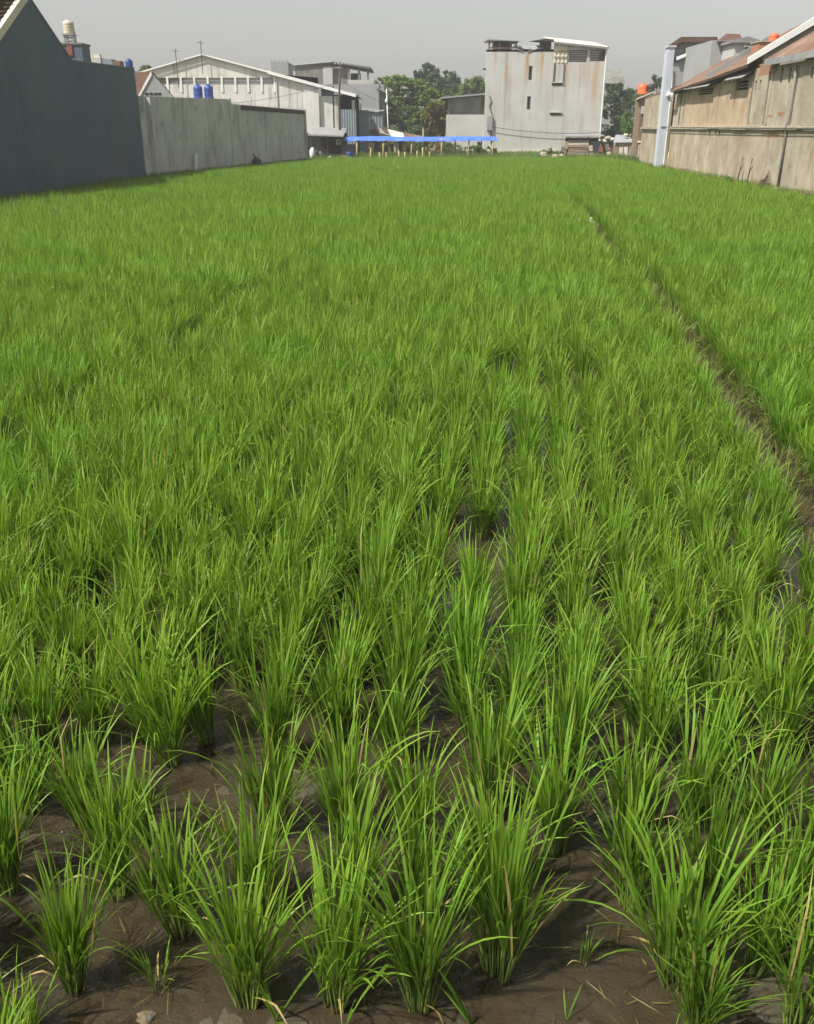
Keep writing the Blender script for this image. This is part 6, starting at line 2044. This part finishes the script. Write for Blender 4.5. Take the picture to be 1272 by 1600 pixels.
shrub(739, 78, 1.0, 1.2, M_F_BRIGHT, 'bright green shrub right of the shelter middle, before the pale wall', 31)
shrub(715, 79, 2.2, 1.0, M_F_WEED, 'low spreading weed shrub before the pale annex wall', 32, 2200)
shrub(760, 79, 1.4, 0.8, M_F_WEED, 'low weedy shrub at the right end of the shelter', 33)
shrub(685, 79, 1.6, 1.3, M_F_YEL, 'brownish shrub under the olive tree behind the tarpaulin', 34, 2000)
shrub(648, 78, 1.5, 1.2, M_F_WEED, 'leafy shrub behind the middle post of the shelter', 35, 1800)
shrub(603, 78, 1.0, 1.35, M_F_YEL, 'yellowish shrub behind the left half of the shelter', 36, 1500)
shrub(1147, 40, 0.8, 0.5, M_F_BRIGHT, 'low creeping shrub at the tan wall foot beside a pale stone', 37, 700, 0.05)
shrub(862, 76, 1.2, 0.7, M_F_WEED, 'small weed shrub left of the plank shack', 38)
shrub(612, 96, 3.0, 2.6, M_F_DARK, 'dark leafy thicket filling the gap under the layered tree, left part', 41, 3500, 0.12)
shrub(640, 97, 3.0, 2.4, M_F_MID, 'dark leafy thicket filling the gap under the layered tree, middle part', 42, 3500, 0.12)
shrub(668, 96, 3.0, 2.6, M_F_DARK, 'dark leafy thicket between the layered tree and the olive tree', 43, 3500, 0.12)
shrub(706, 95, 2.0, 2.4, M_F_DARK, 'dark thicket between the olive tree and the grey annex', 44, 2500, 0.12)
shrub(946, 98, 2.4, 2.6, M_F_DARK, 'dark thicket at the foot of the tree right of the rusty block', 45, 2500, 0.12)
shrub(620, 84, 2.0, 2.0, M_F_MID, 'tall shrub beside the scrap hut', 39, 2200)

# far wood that reads as one mass
r6 = random.Random(5)
V, F, UV = [], [], []
for k in range(260):
    c = Vector((r6.uniform(-30, 45), 165 + r6.uniform(-4, 4), r6.uniform(1.0, 6.0) + 1.5 * mnoise.noise(Vector((k * 0.7, 0, 0)))))
    tone = r6.random()
    for q in range(45):
        p = c + Vector((r6.gauss(0, 1.1), r6.gauss(0, 1.0), r6.gauss(0, 0.8)))
        a = Vector((r6.gauss(0, 1), r6.gauss(0, 1), r6.gauss(0, .5))).normalized() * 0.35
        b_ = a.cross(Vector((r6.gauss(0, 1), r6.gauss(0, 1), r6.gauss(0, 1)))).normalized() * 0.2
        k0 = len(V)
        V += [tuple(p - a), tuple(p + b_), tuple(p + a), tuple(p - b_)]
        F.append((k0, k0 + 1, k0 + 2, k0 + 3))
        UV += [(min(1, max(0, tone + r6.gauss(0, .15))), 0)] * 4
o = bpy.data.objects.new('treeline', raw_mesh('treeline', V, F, [M_F_DARK], UV))
COL.objects.link(o)
tag(o, 'far dark wood closing the gaps behind the buildings', None, None, 'stuff')

# ------------------------------------------------------------------ litter in the paddy
p = gnd(228, 1588)
z = ground_z(p.x, p.y)
e = thing('litter_scrap', (p.x, p.y, z), 'crumpled white and blue plastic scrap in the mud at the bottom left', 'litter')
part('wrapper', M_STONE, e, lambda m: lump(m, (p.x, p.y, z + 0.001), 0.032, 4.4, (1.0, 0.8, 0.3), 12, 6, 0.8, 2.4))
part('blue_print', M_BTIN, e, lambda m: lump(m, (p.x + 0.012, p.y - 0.006, z + 0.010), 0.012, 2.4, (1.0, 1.2, 0.5), 8, 5, 0.6, 2.0))
p = gnd(910, 350, 0.2)
e = thing('litter_sheet', (p.x, p.y, 0.15), 'pale plastic sheet caught on the earth bund far up the paddy', 'litter')
part('film', M_WHITEP, e, lambda m: lump(m, (p.x, p.y, 0.25), 0.22, 6.1, (1.3, 0.9, 0.35), 12, 6, 0.7, 2.4), True)
part('fold', M_WHITEP, e, lambda m: lump(m, (p.x + 0.18, p.y + 0.1, 0.3), 0.1, 1.1, (1.0, 0.7, 0.5), 10, 6, 0.7, 2.4), True)

# ------------------------------------------------------------------ haze
hv = bpy.data.materials.new('smoggy_air')
hv.use_nodes = True
N = hv.node_tree.nodes
N.remove(N['Principled BSDF'])
vol = N.new('ShaderNodeVolumePrincipled')
vol.inputs['Color'].default_value = (0.93, 0.94, 0.96, 1)
vol.inputs['Density'].default_value = 0.0010
vol.inputs['Anisotropy'].default_value = 0.2
hv.node_tree.links.new(vol.outputs[0], N['Material Output'].inputs['Volume'])
hb_ = MB().box((0, 220, 6.0), (830, 590, 16.0))
ho = hb_.build('haze', hv, base=(0, 220, -2.0))
tag(ho, 'thin smoggy air over the whole place', None, None, 'stuff')
